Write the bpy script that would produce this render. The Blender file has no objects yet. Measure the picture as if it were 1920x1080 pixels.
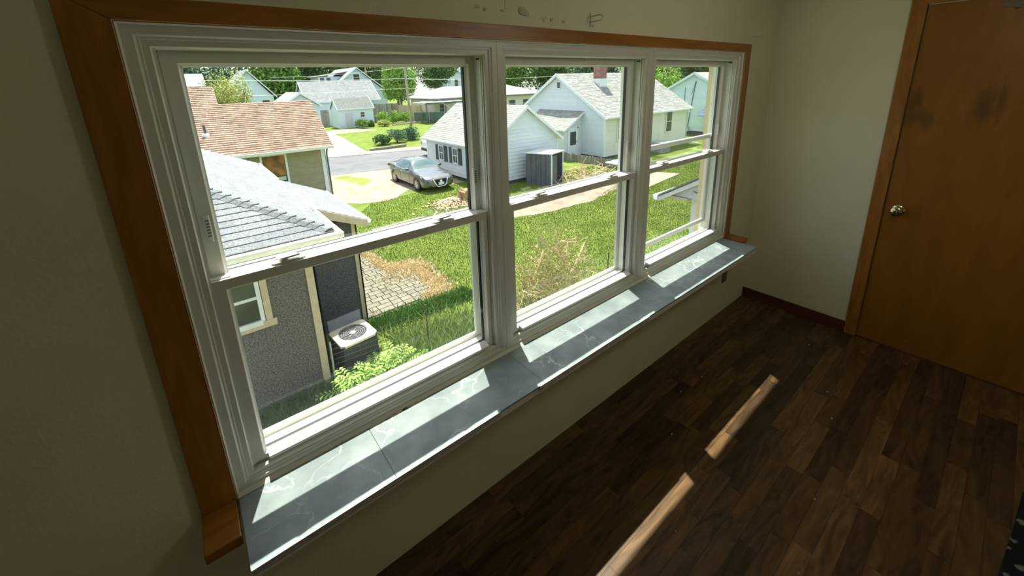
import bpy, math, random
import numpy as np
from mathutils import Vector, Matrix
random.seed(7)
PI = math.pi
C = bpy.context.scene.collection
scene = bpy.context.scene

# ------------------------------------------------------------------ camera
CAM = dict(f=764.66, yaw=0.6726, pit=0.2638, rol=-0.028, H=1.6969)
cy_, sy_, cp_, sp_ = math.cos(CAM['yaw']), math.sin(CAM['yaw']), math.cos(CAM['pit']), math.sin(CAM['pit'])
fwd = Vector((sy_*cp_, cy_*cp_, -sp_)); rgt = Vector((cy_, -sy_, 0)); upv = rgt.cross(fwd)
cr_, sr_ = math.cos(CAM['rol']), math.sin(CAM['rol'])
r2 = cr_*rgt + sr_*upv; u2 = -sr_*rgt + cr_*upv
cam = bpy.data.objects.new('camera', bpy.data.cameras.new('camera')); C.objects.link(cam)
m3 = Matrix((r2, u2, -fwd)).transposed()
cam.matrix_world = Matrix.Translation((0, 0, CAM['H'])) @ m3.to_4x4()
cam.data.sensor_width = 36.0
cam.data.lens = CAM['f']/1920*36
cam.data.shift_y = -180/1920            # the picture is the lower part of a taller frame
cam.data.clip_start = 0.02; cam.data.clip_end = 600
scene.camera = cam

# ------------------------------------------------------------------ sky, sun, exposure
SUN_DIR = Vector((-0.175, -0.417, -1.0))   # the way the light travels
world = bpy.data.worlds.new('world'); scene.world = world; world.use_nodes = True
wn = world.node_tree; wn.nodes.clear()
wo = wn.nodes.new('ShaderNodeOutputWorld'); wb = wn.nodes.new('ShaderNodeBackground')
sk = wn.nodes.new('ShaderNodeTexSky'); sk.sky_type = 'NISHITA'; sk.sun_disc = False
sk.sun_elevation = math.radians(65); sk.sun_rotation = math.atan2(0.175, 0.417); sk.air_density = 1.0; sk.dust_density = 2.5
sk.ozone_density = 1.0
mx = wn.nodes.new('ShaderNodeMix'); mx.data_type = 'RGBA'; mx.inputs['Factor'].default_value = 0.35
mx.inputs[7].default_value = (6.5, 6.7, 7.0, 1)      # thin bright summer haze over the blue
wn.links.new(sk.outputs[0], mx.inputs[6]); wn.links.new(mx.outputs[2], wb.inputs[0])
wb.inputs[1].default_value = 0.32
wn.links.new(wb.outputs[0], wo.inputs[0])
sun = bpy.data.objects.new('sun', bpy.data.lights.new('sun', 'SUN')); C.objects.link(sun)
sun.data.energy = 11.8; sun.data.angle = math.radians(0.53); sun.data.color = (1.0, 0.95, 0.86)
sun.rotation_euler = SUN_DIR.to_track_quat('-Z', 'Y').to_euler(); sun.location = (3, 8, 20)
# added fill light to brighten the walls (its made-up shade is built with the room)
lamp = bpy.data.objects.new('lamp_light', bpy.data.lights.new('lamp_light', 'POINT')); C.objects.link(lamp)
lamp.data.energy = 6.5; lamp.data.shadow_soft_size = 0.12; lamp.data.color = (1.0, 0.93, 0.76)
lamp.location = (1.75, -0.15, 2.02)
scene.view_settings.view_transform = 'Standard'; scene.view_settings.look = 'None'
scene.view_settings.gamma = 1.0; scene.view_settings.use_curve_mapping = False
scene.view_settings.exposure = 0.22

# ------------------------------------------------------------------ materials
def mat(name, c1, c2=None, scale=8, rough=0.7, bump=0.0, bscale=None, metal=0.0, spec=0.3, tint=0.0, stretch=(1, 1, 1),
        detail=4, distort=0.0, lo=0.35, hi=0.65, coat=0.0):
    """noise between two colours; tint: how much the per-piece number 'tint' lightens or darkens"""
    m = bpy.data.materials.new(name); m.use_nodes = True; nt = m.node_tree; N = nt.nodes; L = nt.links
    b = N['Principled BSDF']; b.inputs['Roughness'].default_value = rough; b.inputs['Metallic'].default_value = metal
    b.inputs['Specular IOR Level'].default_value = spec
    if coat: b.inputs['Coat Weight'].default_value = coat; b.inputs['Coat Roughness'].default_value = 0.08
    if c2 is None: c2 = tuple(min(1, x*1.12) for x in c1)
    geo = N.new('ShaderNodeNewGeometry'); mp = N.new('ShaderNodeMapping'); mp.inputs['Scale'].default_value = stretch
    L.new(geo.outputs['Position'], mp.inputs['Vector'])
    at = N.new('ShaderNodeAttribute'); at.attribute_name = 'tint'
    if tint:
        mv = N.new('ShaderNodeVectorMath'); mv.operation = 'MULTIPLY_ADD'; mv.inputs[1].default_value = (1, 1, 1)
        k = N.new('ShaderNodeMath'); k.operation = 'MULTIPLY'; k.inputs[1].default_value = 37.0
        L.new(at.outputs['Fac'], k.inputs[0]); L.new(k.outputs[0], mv.inputs[2]); L.new(mp.outputs[0], mv.inputs[0]); src = mv.outputs[0]
    else: src = mp.outputs[0]
    no = N.new('ShaderNodeTexNoise'); no.inputs['Scale'].default_value = scale; no.inputs['Detail'].default_value = detail
    no.inputs['Distortion'].default_value = distort
    L.new(src, no.inputs['Vector'])
    rp = N.new('ShaderNodeValToRGB'); rp.color_ramp.elements[0].position = lo; rp.color_ramp.elements[1].position = hi
    rp.color_ramp.elements[0].color = (*c1, 1); rp.color_ramp.elements[1].color = (*c2, 1)
    L.new(no.outputs['Fac'], rp.inputs[0]); col = rp.outputs[0]
    if tint:
        mr = N.new('ShaderNodeMapRange'); mr.inputs[3].default_value = 1-tint; mr.inputs[4].default_value = 1+tint
        L.new(at.outputs['Fac'], mr.inputs[0])
        hv = N.new('ShaderNodeHueSaturation'); L.new(mr.outputs[0], hv.inputs['Value']); L.new(col, hv.inputs['Color']); col = hv.outputs[0]
    L.new(col, b.inputs['Base Color'])
    if bump:
        n2 = N.new('ShaderNodeTexNoise'); n2.inputs['Scale'].default_value = bscale or scale*6; n2.inputs['Detail'].default_value = 3
        L.new(src, n2.inputs['Vector']); bp = N.new('ShaderNodeBump'); bp.inputs['Strength'].default_value = bump; bp.inputs['Distance'].default_value = 0.01
        L.new(n2.outputs['Fac'], bp.inputs['Height']); L.new(bp.outputs[0], b.inputs['Normal'])
    return m

def glass_mat(name, tintc=(0.918, 0.945, 0.928), refl=1.0, rough=0.0):
    m = bpy.data.materials.new(name); m.use_nodes = True; nt = m.node_tree; N = nt.nodes; L = nt.links; N.clear()
    o = N.new('ShaderNodeOutputMaterial'); t = N.new('ShaderNodeBsdfTransparent'); t.inputs[0].default_value = (*tintc, 1)
    g = N.new('ShaderNodeBsdfGlossy'); g.inputs['Roughness'].default_value = rough; g.inputs[0].default_value = (0.9*refl,)*3+(1,)
    f = N.new('ShaderNodeFresnel'); ge = N.new('ShaderNodeNewGeometry'); mr = N.new('ShaderNodeMapRange')
    mr.inputs[3].default_value = 1.5; mr.inputs[4].default_value = 1/1.5      # the same thin pane from either side
    L.new(ge.outputs['Backfacing'], mr.inputs[0]); L.new(mr.outputs[0], f.inputs[0])
    x = N.new('ShaderNodeMixShader'); L.new(f.outputs[0], x.inputs[0]); L.new(t.outputs[0], x.inputs[1]); L.new(g.outputs[0], x.inputs[2])
    L.new(x.outputs[0], o.inputs[0]); return m

def mesh_mat(name, col, opacity):
    m = bpy.data.materials.new(name); m.use_nodes = True; nt = m.node_tree; N = nt.nodes; L = nt.links; N.clear()
    o = N.new('ShaderNodeOutputMaterial'); t = N.new('ShaderNodeBsdfTransparent'); d = N.new('ShaderNodeBsdfDiffuse'); d.inputs[0].default_value = (*col, 1)
    x = N.new('ShaderNodeMixShader'); x.inputs[0].default_value = opacity
    L.new(t.outputs[0], x.inputs[1]); L.new(d.outputs[0], x.inputs[2]); L.new(x.outputs[0], o.inputs[0]); return m

def marble_mat():
    m = bpy.data.materials.new('marble_tile'); m.use_nodes = True; nt = m.node_tree; N = nt.nodes; L = nt.links
    b = N['Principled BSDF']; b.inputs['Roughness'].default_value = 0.45; b.inputs['Specular IOR Level'].default_value = 0.35
    geo = N.new('ShaderNodeNewGeometry')
    n0 = N.new('ShaderNodeTexNoise'); n0.inputs['Scale'].default_value = 5; n0.inputs['Detail'].default_value = 5
    L.new(geo.outputs['Position'], n0.inputs['Vector'])
    vm = N.new('ShaderNodeVectorMath'); vm.operation = 'MULTIPLY_ADD'; vm.inputs[1].default_value = (0.35, 0.35, 0.35)
    L.new(n0.outputs['Color'], vm.inputs[0]); L.new(geo.outputs['Position'], vm.inputs[2])
    vo = N.new('ShaderNodeTexVoronoi'); vo.feature = 'DISTANCE_TO_EDGE'; vo.inputs['Scale'].default_value = 4.5
    L.new(vm.outputs[0], vo.inputs['Vector'])
    r1 = N.new('ShaderNodeValToRGB'); r1.color_ramp.elements[0].position = 0.0; r1.color_ramp.elements[0].color = (1, 1, 1, 1)
    r1.color_ramp.elements[1].position = 0.022; r1.color_ramp.elements[1].color = (0, 0, 0, 1)
    L.new(vo.outputs['Distance'], r1.inputs[0])
    n1 = N.new('ShaderNodeTexNoise'); n1.inputs['Scale'].default_value = 3.5; n1.inputs['Detail'].default_value = 6
    L.new(geo.outputs['Position'], n1.inputs['Vector'])
    r3 = N.new('ShaderNodeValToRGB'); r3.color_ramp.elements[0].position = 0.42; r3.color_ramp.elements[1].position = 0.62
    L.new(n1.outputs['Fac'], r3.inputs[0])
    mu = N.new('ShaderNodeMath'); mu.operation = 'MULTIPLY'; L.new(r1.outputs[0], mu.inputs[0]); L.new(r3.outputs[0], mu.inputs[1])
    n2 = N.new('ShaderNodeTexNoise'); n2.inputs['Scale'].default_value = 12; n2.inputs['Detail'].default_value = 8
    L.new(geo.outputs['Position'], n2.inputs['Vector'])
    r2_ = N.new('ShaderNodeValToRGB'); r2_.color_ramp.elements[0].position = 0.35; r2_.color_ramp.elements[1].position = 0.7
    r2_.color_ramp.elements[0].color = (0.21, 0.26, 0.265, 1); r2_.color_ramp.elements[1].color = (0.32, 0.375, 0.37, 1)
    L.new(n2.outputs['Fac'], r2_.inputs[0])
    mi = N.new('ShaderNodeMix'); mi.data_type = 'RGBA'; mi.inputs[7].default_value = (0.56, 0.62, 0.59, 1)
    L.new(mu.outputs[0], mi.inputs[0]); L.new(r2_.outputs[0], mi.inputs[6]); L.new(mi.outputs[2], b.inputs['Base Color'])
    return m

def door_mat():
    m = mat('door_veneer', (0.235, 0.095, 0.010), (0.29, 0.12, 0.014), scale=2.2, rough=0.42, spec=0.3, stretch=(1, 3, 0.8), detail=6, distort=1.5)
    # greasy dark rub marks around two spots
    nt = m.node_tree; N = nt.nodes; L = nt.links; b = N['Principled BSDF']; src = b.inputs['Base Color'].links[0].from_socket
    geo = N.new('ShaderNodeNewGeometry'); no = N.new('ShaderNodeTexNoise'); no.inputs['Scale'].default_value = 9; no.inputs['Detail'].default_value = 4
    mp = N.new('ShaderNodeMapping'); mp.inputs['Rotation'].default_value = (0.6, 0, 0); mp.inputs['Scale'].default_value = (1, 2.2, .7)
    L.new(geo.outputs['Position'], mp.inputs[0]); L.new(mp.outputs[0], no.inputs['Vector'])
    for cy, cz, ry, rz in ((.375, 1.44, .085, .07), (.405, 1.54, .035, .06), (.145, 1.50, .05, .13), (.09, 1.55, .03, .10)):
        v = N.new('ShaderNodeVectorMath'); v.operation = 'SUBTRACT'; v.inputs[1].default_value = (0, cy, cz); L.new(geo.outputs['Position'], v.inputs[0])
        w = N.new('ShaderNodeVectorMath'); w.operation = 'MULTIPLY'; w.inputs[1].default_value = (0, 1/ry, 1/rz); L.new(v.outputs[0], w.inputs[0])
        le = N.new('ShaderNodeVectorMath'); le.operation = 'LENGTH'; L.new(w.outputs[0], le.inputs[0])
        ad = N.new('ShaderNodeMath'); ad.operation = 'MULTIPLY_ADD'; ad.inputs[1].default_value = 2.2; L.new(no.outputs['Fac'], ad.inputs[0]); L.new(le.outputs['Value'], ad.inputs[2])
        r = N.new('ShaderNodeMapRange'); r.inputs[1].default_value = 2.25; r.inputs[2].default_value = 1.35; r.inputs[3].default_value = 0; r.inputs[4].default_value = .55; L.new(ad.outputs[0], r.inputs[0])
        mi = N.new('ShaderNodeMix'); mi.data_type = 'RGBA'; mi.inputs[7].default_value = (.06, .03, .012, 1); L.new(r.outputs[0], mi.inputs[0]); L.new(src, mi.inputs[6]); src = mi.outputs[2]
    L.new(src, b.inputs['Base Color'])
    return m

# ------------------------------------------------------------------ mesh helpers
class MB:
    def __init__(s): s.v = []; s.f = []; s.t = []
    def add(s, vs, fs, tint=0.5):
        n = len(s.v); s.v += [tuple(v) for v in vs]; s.f += [tuple(n+i for i in f) for f in fs]; s.t += [tint]*len(fs); return s
    def box(s, a, b, tint=0.5):
        x0, y0, z0 = a; x1, y1, z1 = b
        return s.add([(x0,y0,z0),(x1,y0,z0),(x1,y1,z0),(x0,y1,z0),(x0,y0,z1),(x1,y0,z1),(x1,y1,z1),(x0,y1,z1)],
              [(3,2,1,0),(4,5,6,7),(0,1,5,4),(1,2,6,5),(2,3,7,6),(3,0,4,7)], tint)
    def obox(s, c, ax, ay, az, tint=0.5):
        c, ax, ay, az = map(Vector, (c, ax, ay, az)); vs = []
        for dz in (-1, 1):
            for dx, dy in ((-1,-1),(1,-1),(1,1),(-1,1)): vs.append(c+ax*dx+ay*dy+az*dz)
        return s.add(vs, [(3,2,1,0),(4,5,6,7),(0,1,5,4),(1,2,6,5),(2,3,7,6),(3,0,4,7)], tint)
    def prism(s, pts, d, tint=0.5):
        """polygon (3D points) pushed along d"""
        n = len(pts); d = Vector(d); vs = [Vector(p) for p in pts]+[Vector(p)+d for p in pts]
        fs = [tuple(range(n))[::-1], tuple(range(n, 2*n))]+[(i, (i+1) % n, n+(i+1) % n, n+i) for i in range(n)]
        return s.add(vs, fs, tint)
    def tube(s, pts, r, n=8, tint=0.5, caps=True):
        pts = [Vector(p) for p in pts]; rs = r if isinstance(r, (list, tuple)) else [r]*len(pts)
        vs = []; fs = []
        for i, p in enumerate(pts):
            d = (pts[min(i+1, len(pts)-1)]-pts[max(i-1, 0)]).normalized()
            a = d.cross(Vector((0, 0, 1)));
            if a.length < 0.05: a = d.cross(Vector((1, 0, 0)))
            a.normalize(); b = d.cross(a)
            for k in range(n): vs.append(p+(a*math.cos(2*PI*k/n)+b*math.sin(2*PI*k/n))*rs[i])
        for i in range(len(pts)-1):
            for k in range(n): fs.append((i*n+k, i*n+(k+1) % n, (i+1)*n+(k+1) % n, (i+1)*n+k))
        if caps: fs.append(tuple(range(n))[::-1]); fs.append(tuple(range((len(pts)-1)*n, len(pts)*n)))
        return s.add(vs, fs, tint)
    def lathe(s, c, axis, prof, n=20, tint=0.5):
        axis = Vector(axis).normalized(); c = Vector(c)
        return s.tube([c+axis*h for h, r in prof], [max(r, 1e-4) for h, r in prof], n, tint)
    def ring(s, x0, x1, z0, z1, prof, sc=(1, 1, 1, 1), y=0.0):
        """mitred rectangular frame in a plane facing -y; prof: (inset, y) closed loop; sc: inset scale left, right, bottom, top"""
        vs = []; n = len(prof)
        for cx, cz in ((0, 0), (1, 0), (1, 1), (0, 1)):
            for i, yy in prof:
                x = x0+i*sc[0] if cx == 0 else x1-i*sc[1]
                z = z0+i*sc[2] if cz == 0 else z1-i*sc[3]
                vs.append((x, y+yy, z))
        fs = []
        for k in range(4):
            a = k*n; b = ((k+1) % 4)*n
            for i in range(n): j = (i+1) % n; fs.append((a+i, b+i, b+j, a+j))
        return s.add(vs, fs)
    def build(s, name, m=None, parent=None, smooth=False, bevel=0, loc=None, local=False):
        me = bpy.data.meshes.new(name); o = bpy.data.objects.new(name, me); C.objects.link(o)
        vs = np.array(s.v, float)
        if parent is None:
            if loc is None and len(vs):
                lo, hi = vs.min(0), vs.max(0); loc = ((lo[0]+hi[0])/2, (lo[1]+hi[1])/2, lo[2])
            if loc is None: loc = (0, 0, 0)
            if not local: vs = vs-np.array(loc)
            o.location = loc
        else:
            o.parent = parent
            if not local: vs = vs-np.array(WL(parent))
        me.from_pydata(vs.tolist(), [], s.f)
        at = me.attributes.new('tint', 'FLOAT', 'FACE'); at.data.foreach_set('value', np.array(s.t, 'f'))
        me.update()
        if m is not None:
            for q in (m if isinstance(m, (list, tuple)) else [m]): me.materials.append(q)
        if smooth:
            me.shade_smooth() if hasattr(me, 'shade_smooth') else me.polygons.foreach_set('use_smooth', [True]*len(me.polygons))
            if smooth is not True: me.set_sharp_from_angle(angle=math.radians(smooth))
        if bevel:
            bv = o.modifiers.new('bevel', 'BEVEL'); bv.width = bevel; bv.segments = 2; bv.limit_method = 'ANGLE'; bv.angle_limit = math.radians(40)
        return o

def WL(o):
    v = Vector((0, 0, 0))
    while o is not None: v = v+Vector(o.location); o = o.parent
    return tuple(v)

def tag(o, label=None, cat=None, group=None, kind=None):
    for k, v in (('label', label), ('category', cat), ('group', group), ('kind', kind)):
        if v: o[k] = v
    return o
def empty(name, loc, label=None, cat=None, group=None, kind=None, rz=0):
    o = bpy.data.objects.new(name, None); C.objects.link(o); o.location = loc; o.rotation_euler = (0, 0, rz); o.empty_display_size = 0.2
    return tag(o, label, cat, group, kind)

def clip(poly, a, b, c):
    """keep a*u+b*v <= c"""
    out = []
    for i, p in enumerate(poly):
        q = poly[(i+1) % len(poly)]; dp = a*p[0]+b*p[1]-c; dq = a*q[0]+b*q[1]-c
        if dp <= 0: out.append(p)
        if (dp < 0 < dq) or (dq < 0 < dp):
            t = dp/(dp-dq); out.append((p[0]+(q[0]-p[0])*t, p[1]+(q[1]-p[1])*t))
    return out
def clipbox(poly, u0, u1, v0, v1):
    for a, b, c in ((-1, 0, -u0), (1, 0, u1), (0, -1, -v0), (0, 1, v1)):
        poly = clip(poly, a, b, c)
        if len(poly) < 3: return []
    return poly
def area2(p): return abs(sum(p[i][0]*p[(i+1) % len(p)][1]-p[(i+1) % len(p)][0]*p[i][1] for i in range(len(p))))/2

def cells(poly, O, U, V, e, w, hb, ht, name, m, parent, mode='parts', stagger=0.5, jitter=0.0, gap=0.0, holes=(), limit=300, minarea=1e-4, rand=random):
    """rows of pieces (boards, shingles, pavers) clipped to a convex outline in the plane O + u U + v V, each a thin wedge:
    hb proud at its lower edge, ht at its upper one"""
    O, U, V = Vector(O), Vector(U).normalized(), Vector(V).normalized(); Nn = U.cross(V)
    u0 = min(p[0] for p in poly); u1 = max(p[0] for p in poly); v0 = min(p[1] for p in poly); v1 = max(p[1] for p in poly)
    rows = int(math.ceil((v1-v0)/e)); made = 0; join = MB(); k = 0
    for r in range(rows):
        a = v0+r*e; b = min(a+e, v1)
        us = [u0]
        if w:
            x = u0-(stagger*w*(r % 2) if stagger <= 1 else rand.random()*w); us = []
            while x < u1:
                us.append(x); x += w*(1+jitter*(rand.random()*2-1))
            us.append(u1+1e-6)
        else: us = [u0, u1]
        for i in range(len(us)-1):
            p = clipbox(poly, us[i]+gap/2, us[i+1]-gap/2, a+gap/2, b-gap/2)
            if len(p) < 3 or area2(p) < minarea: continue
            if any(hx0 <= sum(q[0] for q in p)/len(p) <= hx1 and hz0 <= sum(q[1] for q in p)/len(p) <= hz1 for hx0, hx1, hz0, hz1 in holes): continue
            top = []; bot = []
            for (x, y) in p:
                h = hb+(ht-hb)*(y-a)/max(b-a, 1e-6); base = O+U*x+V*y; top.append(base+Nn*h); bot.append(base)
            n = len(p); vs = top+bot; fs = [tuple(range(n))]+[(j, n+j, n+(j+1) % n, (j+1) % n) for j in range(n)]
            t = rand.random()
            if mode == 'parts' and made < limit:
                MB().add(vs, fs, t).build(name, m, parent); made += 1
            else: join.add(vs, fs, t)
            k += 1
    if join.v:
        o = join.build(name, m, parent); o['kind'] = 'stuff'
        return o
# ------------------------------------------------------------------ the room
D, XR, ZC = 1.156, 3.247, 2.185
X0, Y0 = -1.35, -2.3
PAINT = mat('cream_wall_paint', (0.73, 0.70, 0.53), (0.77, 0.74, 0.57), scale=3, rough=0.75, bump=0.12, bscale=120)
PAINT2 = mat('bare_plaster', (0.50, 0.47, 0.36), (0.66, 0.63, 0.50), scale=30, rough=0.9)
WOOD = mat('orange_stained_wood', (0.27, 0.105, 0.015), (0.38, 0.155, 0.025), scale=9, rough=0.38, spec=0.4, stretch=(0.35, 3, 3), detail=6, distort=1.2)
WOODV = mat('orange_stained_wood_upright', (0.27, 0.105, 0.015), (0.38, 0.155, 0.025), scale=9, rough=0.38, spec=0.4, stretch=(3, 3, 0.35), detail=6, distort=1.2)
DARKWOOD = mat('dark_base_wood', (0.10, 0.032, 0.014), (0.14, 0.045, 0.02), scale=12, rough=0.5, stretch=(3, 0.4, 3))
VINYL = mat('white_vinyl', (0.70, 0.70, 0.64), (0.73, 0.73, 0.67), scale=5, rough=0.35, spec=0.4)
GASKET = mat('black_gasket', (0.006, 0.006, 0.008), rough=0.5)
PLANK = mat('walnut_laminate', (0.030, 0.0135, 0.005), (0.165, 0.092, 0.036), scale=5, rough=0.36, spec=0.3, tint=0.50, stretch=(0.7, 3.4, 3.4), detail=6, distort=2.2, lo=0.22, hi=0.80)
MARBLE = marble_mat()
GLASS = glass_mat('window_glass')
SCREEN = mesh_mat('insect_mesh', (0.20, 0.21, 0.22), 0.10)
CREAM = mat('tan_exterior_trim', (0.62, 0.52, 0.33), rough=0.6)
RIBG = mat('grey_rib', (0.16, 0.16, 0.14), rough=0.6)
STEEL = mat('steel_edge', (0.75, 0.76, 0.74), rough=0.25, metal=0.6)

WX0, WX1, WZ0, WZ1 = -0.063, 2.757, 0.634, 1.8305
TK = 0.17
w = MB()
w.box((X0, D, 0), (WX0, D+TK, ZC)).box((WX1, D, 0), (XR+0.12, D+TK, ZC)).box((WX0, D, 0), (WX1, D+TK, WZ0-0.02)).box((WX0, D, WZ1), (WX1, D+TK, ZC))
wall_front = tag(w.build('wall_front', PAINT, None), 'cream painted wall around the triple window', kind='structure')
tag(MB().box((XR, Y0, 0), (XR+0.12, 0.497-0.06, ZC)).box((XR, 0.434, 0), (XR+0.12, D, ZC)).build('wall_right', PAINT), 'cream painted end wall left of the brown door', kind='structure')
tag(MB().box((X0-0.12, Y0, 0), (X0, D+TK, ZC)).build('wall_left', PAINT), 'cream painted wall at the left', kind='structure')
tag(MB().box((X0-0.12, Y0-0.12, 0), (XR+0.12, Y0, ZC)).build('wall_back', PAINT), 'cream painted wall behind the viewer', kind='structure')
tag(MB().box((X0-0.12, Y0-0.12, ZC), (XR+0.12, D+TK, ZC+0.1)).build('ceiling', PAINT), 'low cream ceiling', kind='structure')
# flakes of old paint above the casing, and the vertical wallboard joint
fl = MB(); rr = random.Random(3)
for cx, cz, s in ((0.985, 1.935, .022), (1.0, 1.925, .016), (0.80, 1.93, .008), (0.83, 1.925, .006), (1.09, 1.915, .01), (1.13, 1.915, .008), (1.36, 1.905, .006), (0.90, 1.925, .006), (1.19, 1.91, .006)):
    n = 7; pts = [(cx+s*math.cos(2*PI*i/n)*(0.5+rr.random()), D-0.0012, cz+s*0.7*math.sin(2*PI*i/n)*(0.5+rr.random())) for i in range(n)]
    pts = [(a, b-cx*.0004, c) for a, b, c in pts]; fl.prism(pts, (0, -0.0008, 0))
fl.box((0.912, D-0.0015, 1.93), (0.9135, D, ZC))
fl.build('flaking_paint', PAINT2, wall_front)

# floor: planks run along the window wall
floor = tag(MB().box((X0-0.12, Y0-0.12, -0.06), (XR+0.12, D+TK, -0.004)).build('floor', DARKWOOD), 'dark brown strip laminate floor', kind='structure')
rr = random.Random(11); joined = MB(); made = 0
y = D; row = 0
while y > Y0:
    yb = max(y-0.0645, Y0); x = X0-rr.random()*0.4
    while x < XR:
        L_ = rr.choice((0.28, 0.38, 0.48, 0.62, 0.55)); a, b = max(x, X0), min(x+L_, XR); x += L_
        if b-a < 0.01: continue
        g = 0.0004; t = rr.random(); vis = (b > 0.45 and y > -0.75)
        vs = [(a+g, yb+g, 0), (b-g, yb+g, 0), (b-g, y-g, 0), (a+g, y-g, 0)]; vs += [(q[0], q[1], -0.004) for q in vs]
        fs = [(0,1,2,3),(0,4,5,1),(1,5,6,2),(2,6,7,3),(3,7,4,0)]
        if vis and made < 300: MB().add(vs, fs, t).build('plank', PLANK, floor); made += 1
        else: joined.add(vs, fs, t)
    y = yb; row += 1
q = joined.build('plank', PLANK, floor); q['kind'] = 'stuff'
# crumbs of plaster
cr = MB(); rr = random.Random(5)
for cx, cy in ((1.98, .66), (1.9, .92), (1.6, .8), (2.3, .33), (2.5, .4), (2.9, .6), (1.2, .55), (1.75, .25), (1.1, 0.1), (2.1, 0.9), (3.1, 0.55), (1.4, 0.2)):
    s = rr.uniform(0.0012, 0.0026); cr.obox((cx, cy, s*0.6), (s*1.6, s*.5, 0), (-s*.3, s, 0), (0, 0, s*0.5))
tag(cr.build('plaster_crumbs', VINYL), 'pale plaster crumbs scattered on the dark laminate floor', 'debris', kind='stuff')

# the window: three double-hung units
tk = [WX0, 0.872, 1.797, WX1]
FR = [(0, 0), (.020, 0), (.024, .005), (.028, .005), (.030, .009), (.042, .009), (.045, .013), (.045, .070), (.052, .071), (.052, .108), (.045, .109), (0, .109)]
FR2 = [(0, .1092), (.045, .1092), (.045, .140), (.030, .142), (.030, .155), (0, .155)]
GX = 0.030
def lock(parent, x, y, z, s=1):
    m = MB(); pr = [(-.042, -.006), (-.034, -.013), (.034, -.013), (.042, -.006), (.042, .012), (-.042, .012)]
    m.prism([(x+a*s, y+b, z) for a, b in pr], (0, 0, .007))
    m.lathe((x-.012, y+.0, z+.005), (0, 0, 1), [(0, .011), (.009, .011), (.011, .008)], 14)
    m.prism([(x-.020, y-.008, z+.012), (x-.016, y-.013, z+.012), (x+.028, y-.008, z+.012), (x+.030, y-.003, z+.012), (x+.0, y+.006, z+.012)], (0, 0, .006))
    m.prism([(x-.03, y+.012, z), (x+.03, y+.012, z), (x+.024, y+.032, z), (x-.024, y+.032, z)], (0, 0, .010))
    return m.build('sash_lock', VINYL, parent, bevel=0.0012)
def sash(unit, name, x0, x1, z0, z1, y0, th, prof_w, sb, st):
    pw = prof_w
    prof = [(0, 0), (pw*.78, 0), (pw*.82, .003), (pw*.9, .010), (pw, .014), (pw, th-.002), (pw*.95, th), (0, th)]
    m = MB(); m.ring(x0, x1, z0, z1, prof, (1, 1, sb, st), y0)
    o = m.build(name, VINYL, unit)
    gi = pw*.97; g = MB(); yg = y0+.015
    g.box((x0+gi, yg, z0+gi*sb), (x1-gi, yg+.003, z1-gi*st))
    g.build('pane', GLASS, o)
    sp = MB(); sp.ring(x0+pw-.001, x1-pw+.001, z0+pw*sb-.001, z1-pw*st+.001, [(0, .004), (.0035, .004), (.0035, .016), (0, .016)], (.1, 1.8, .3, .1), y=yg)
    sp.build('spacer', GASKET, o)
    return o
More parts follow.
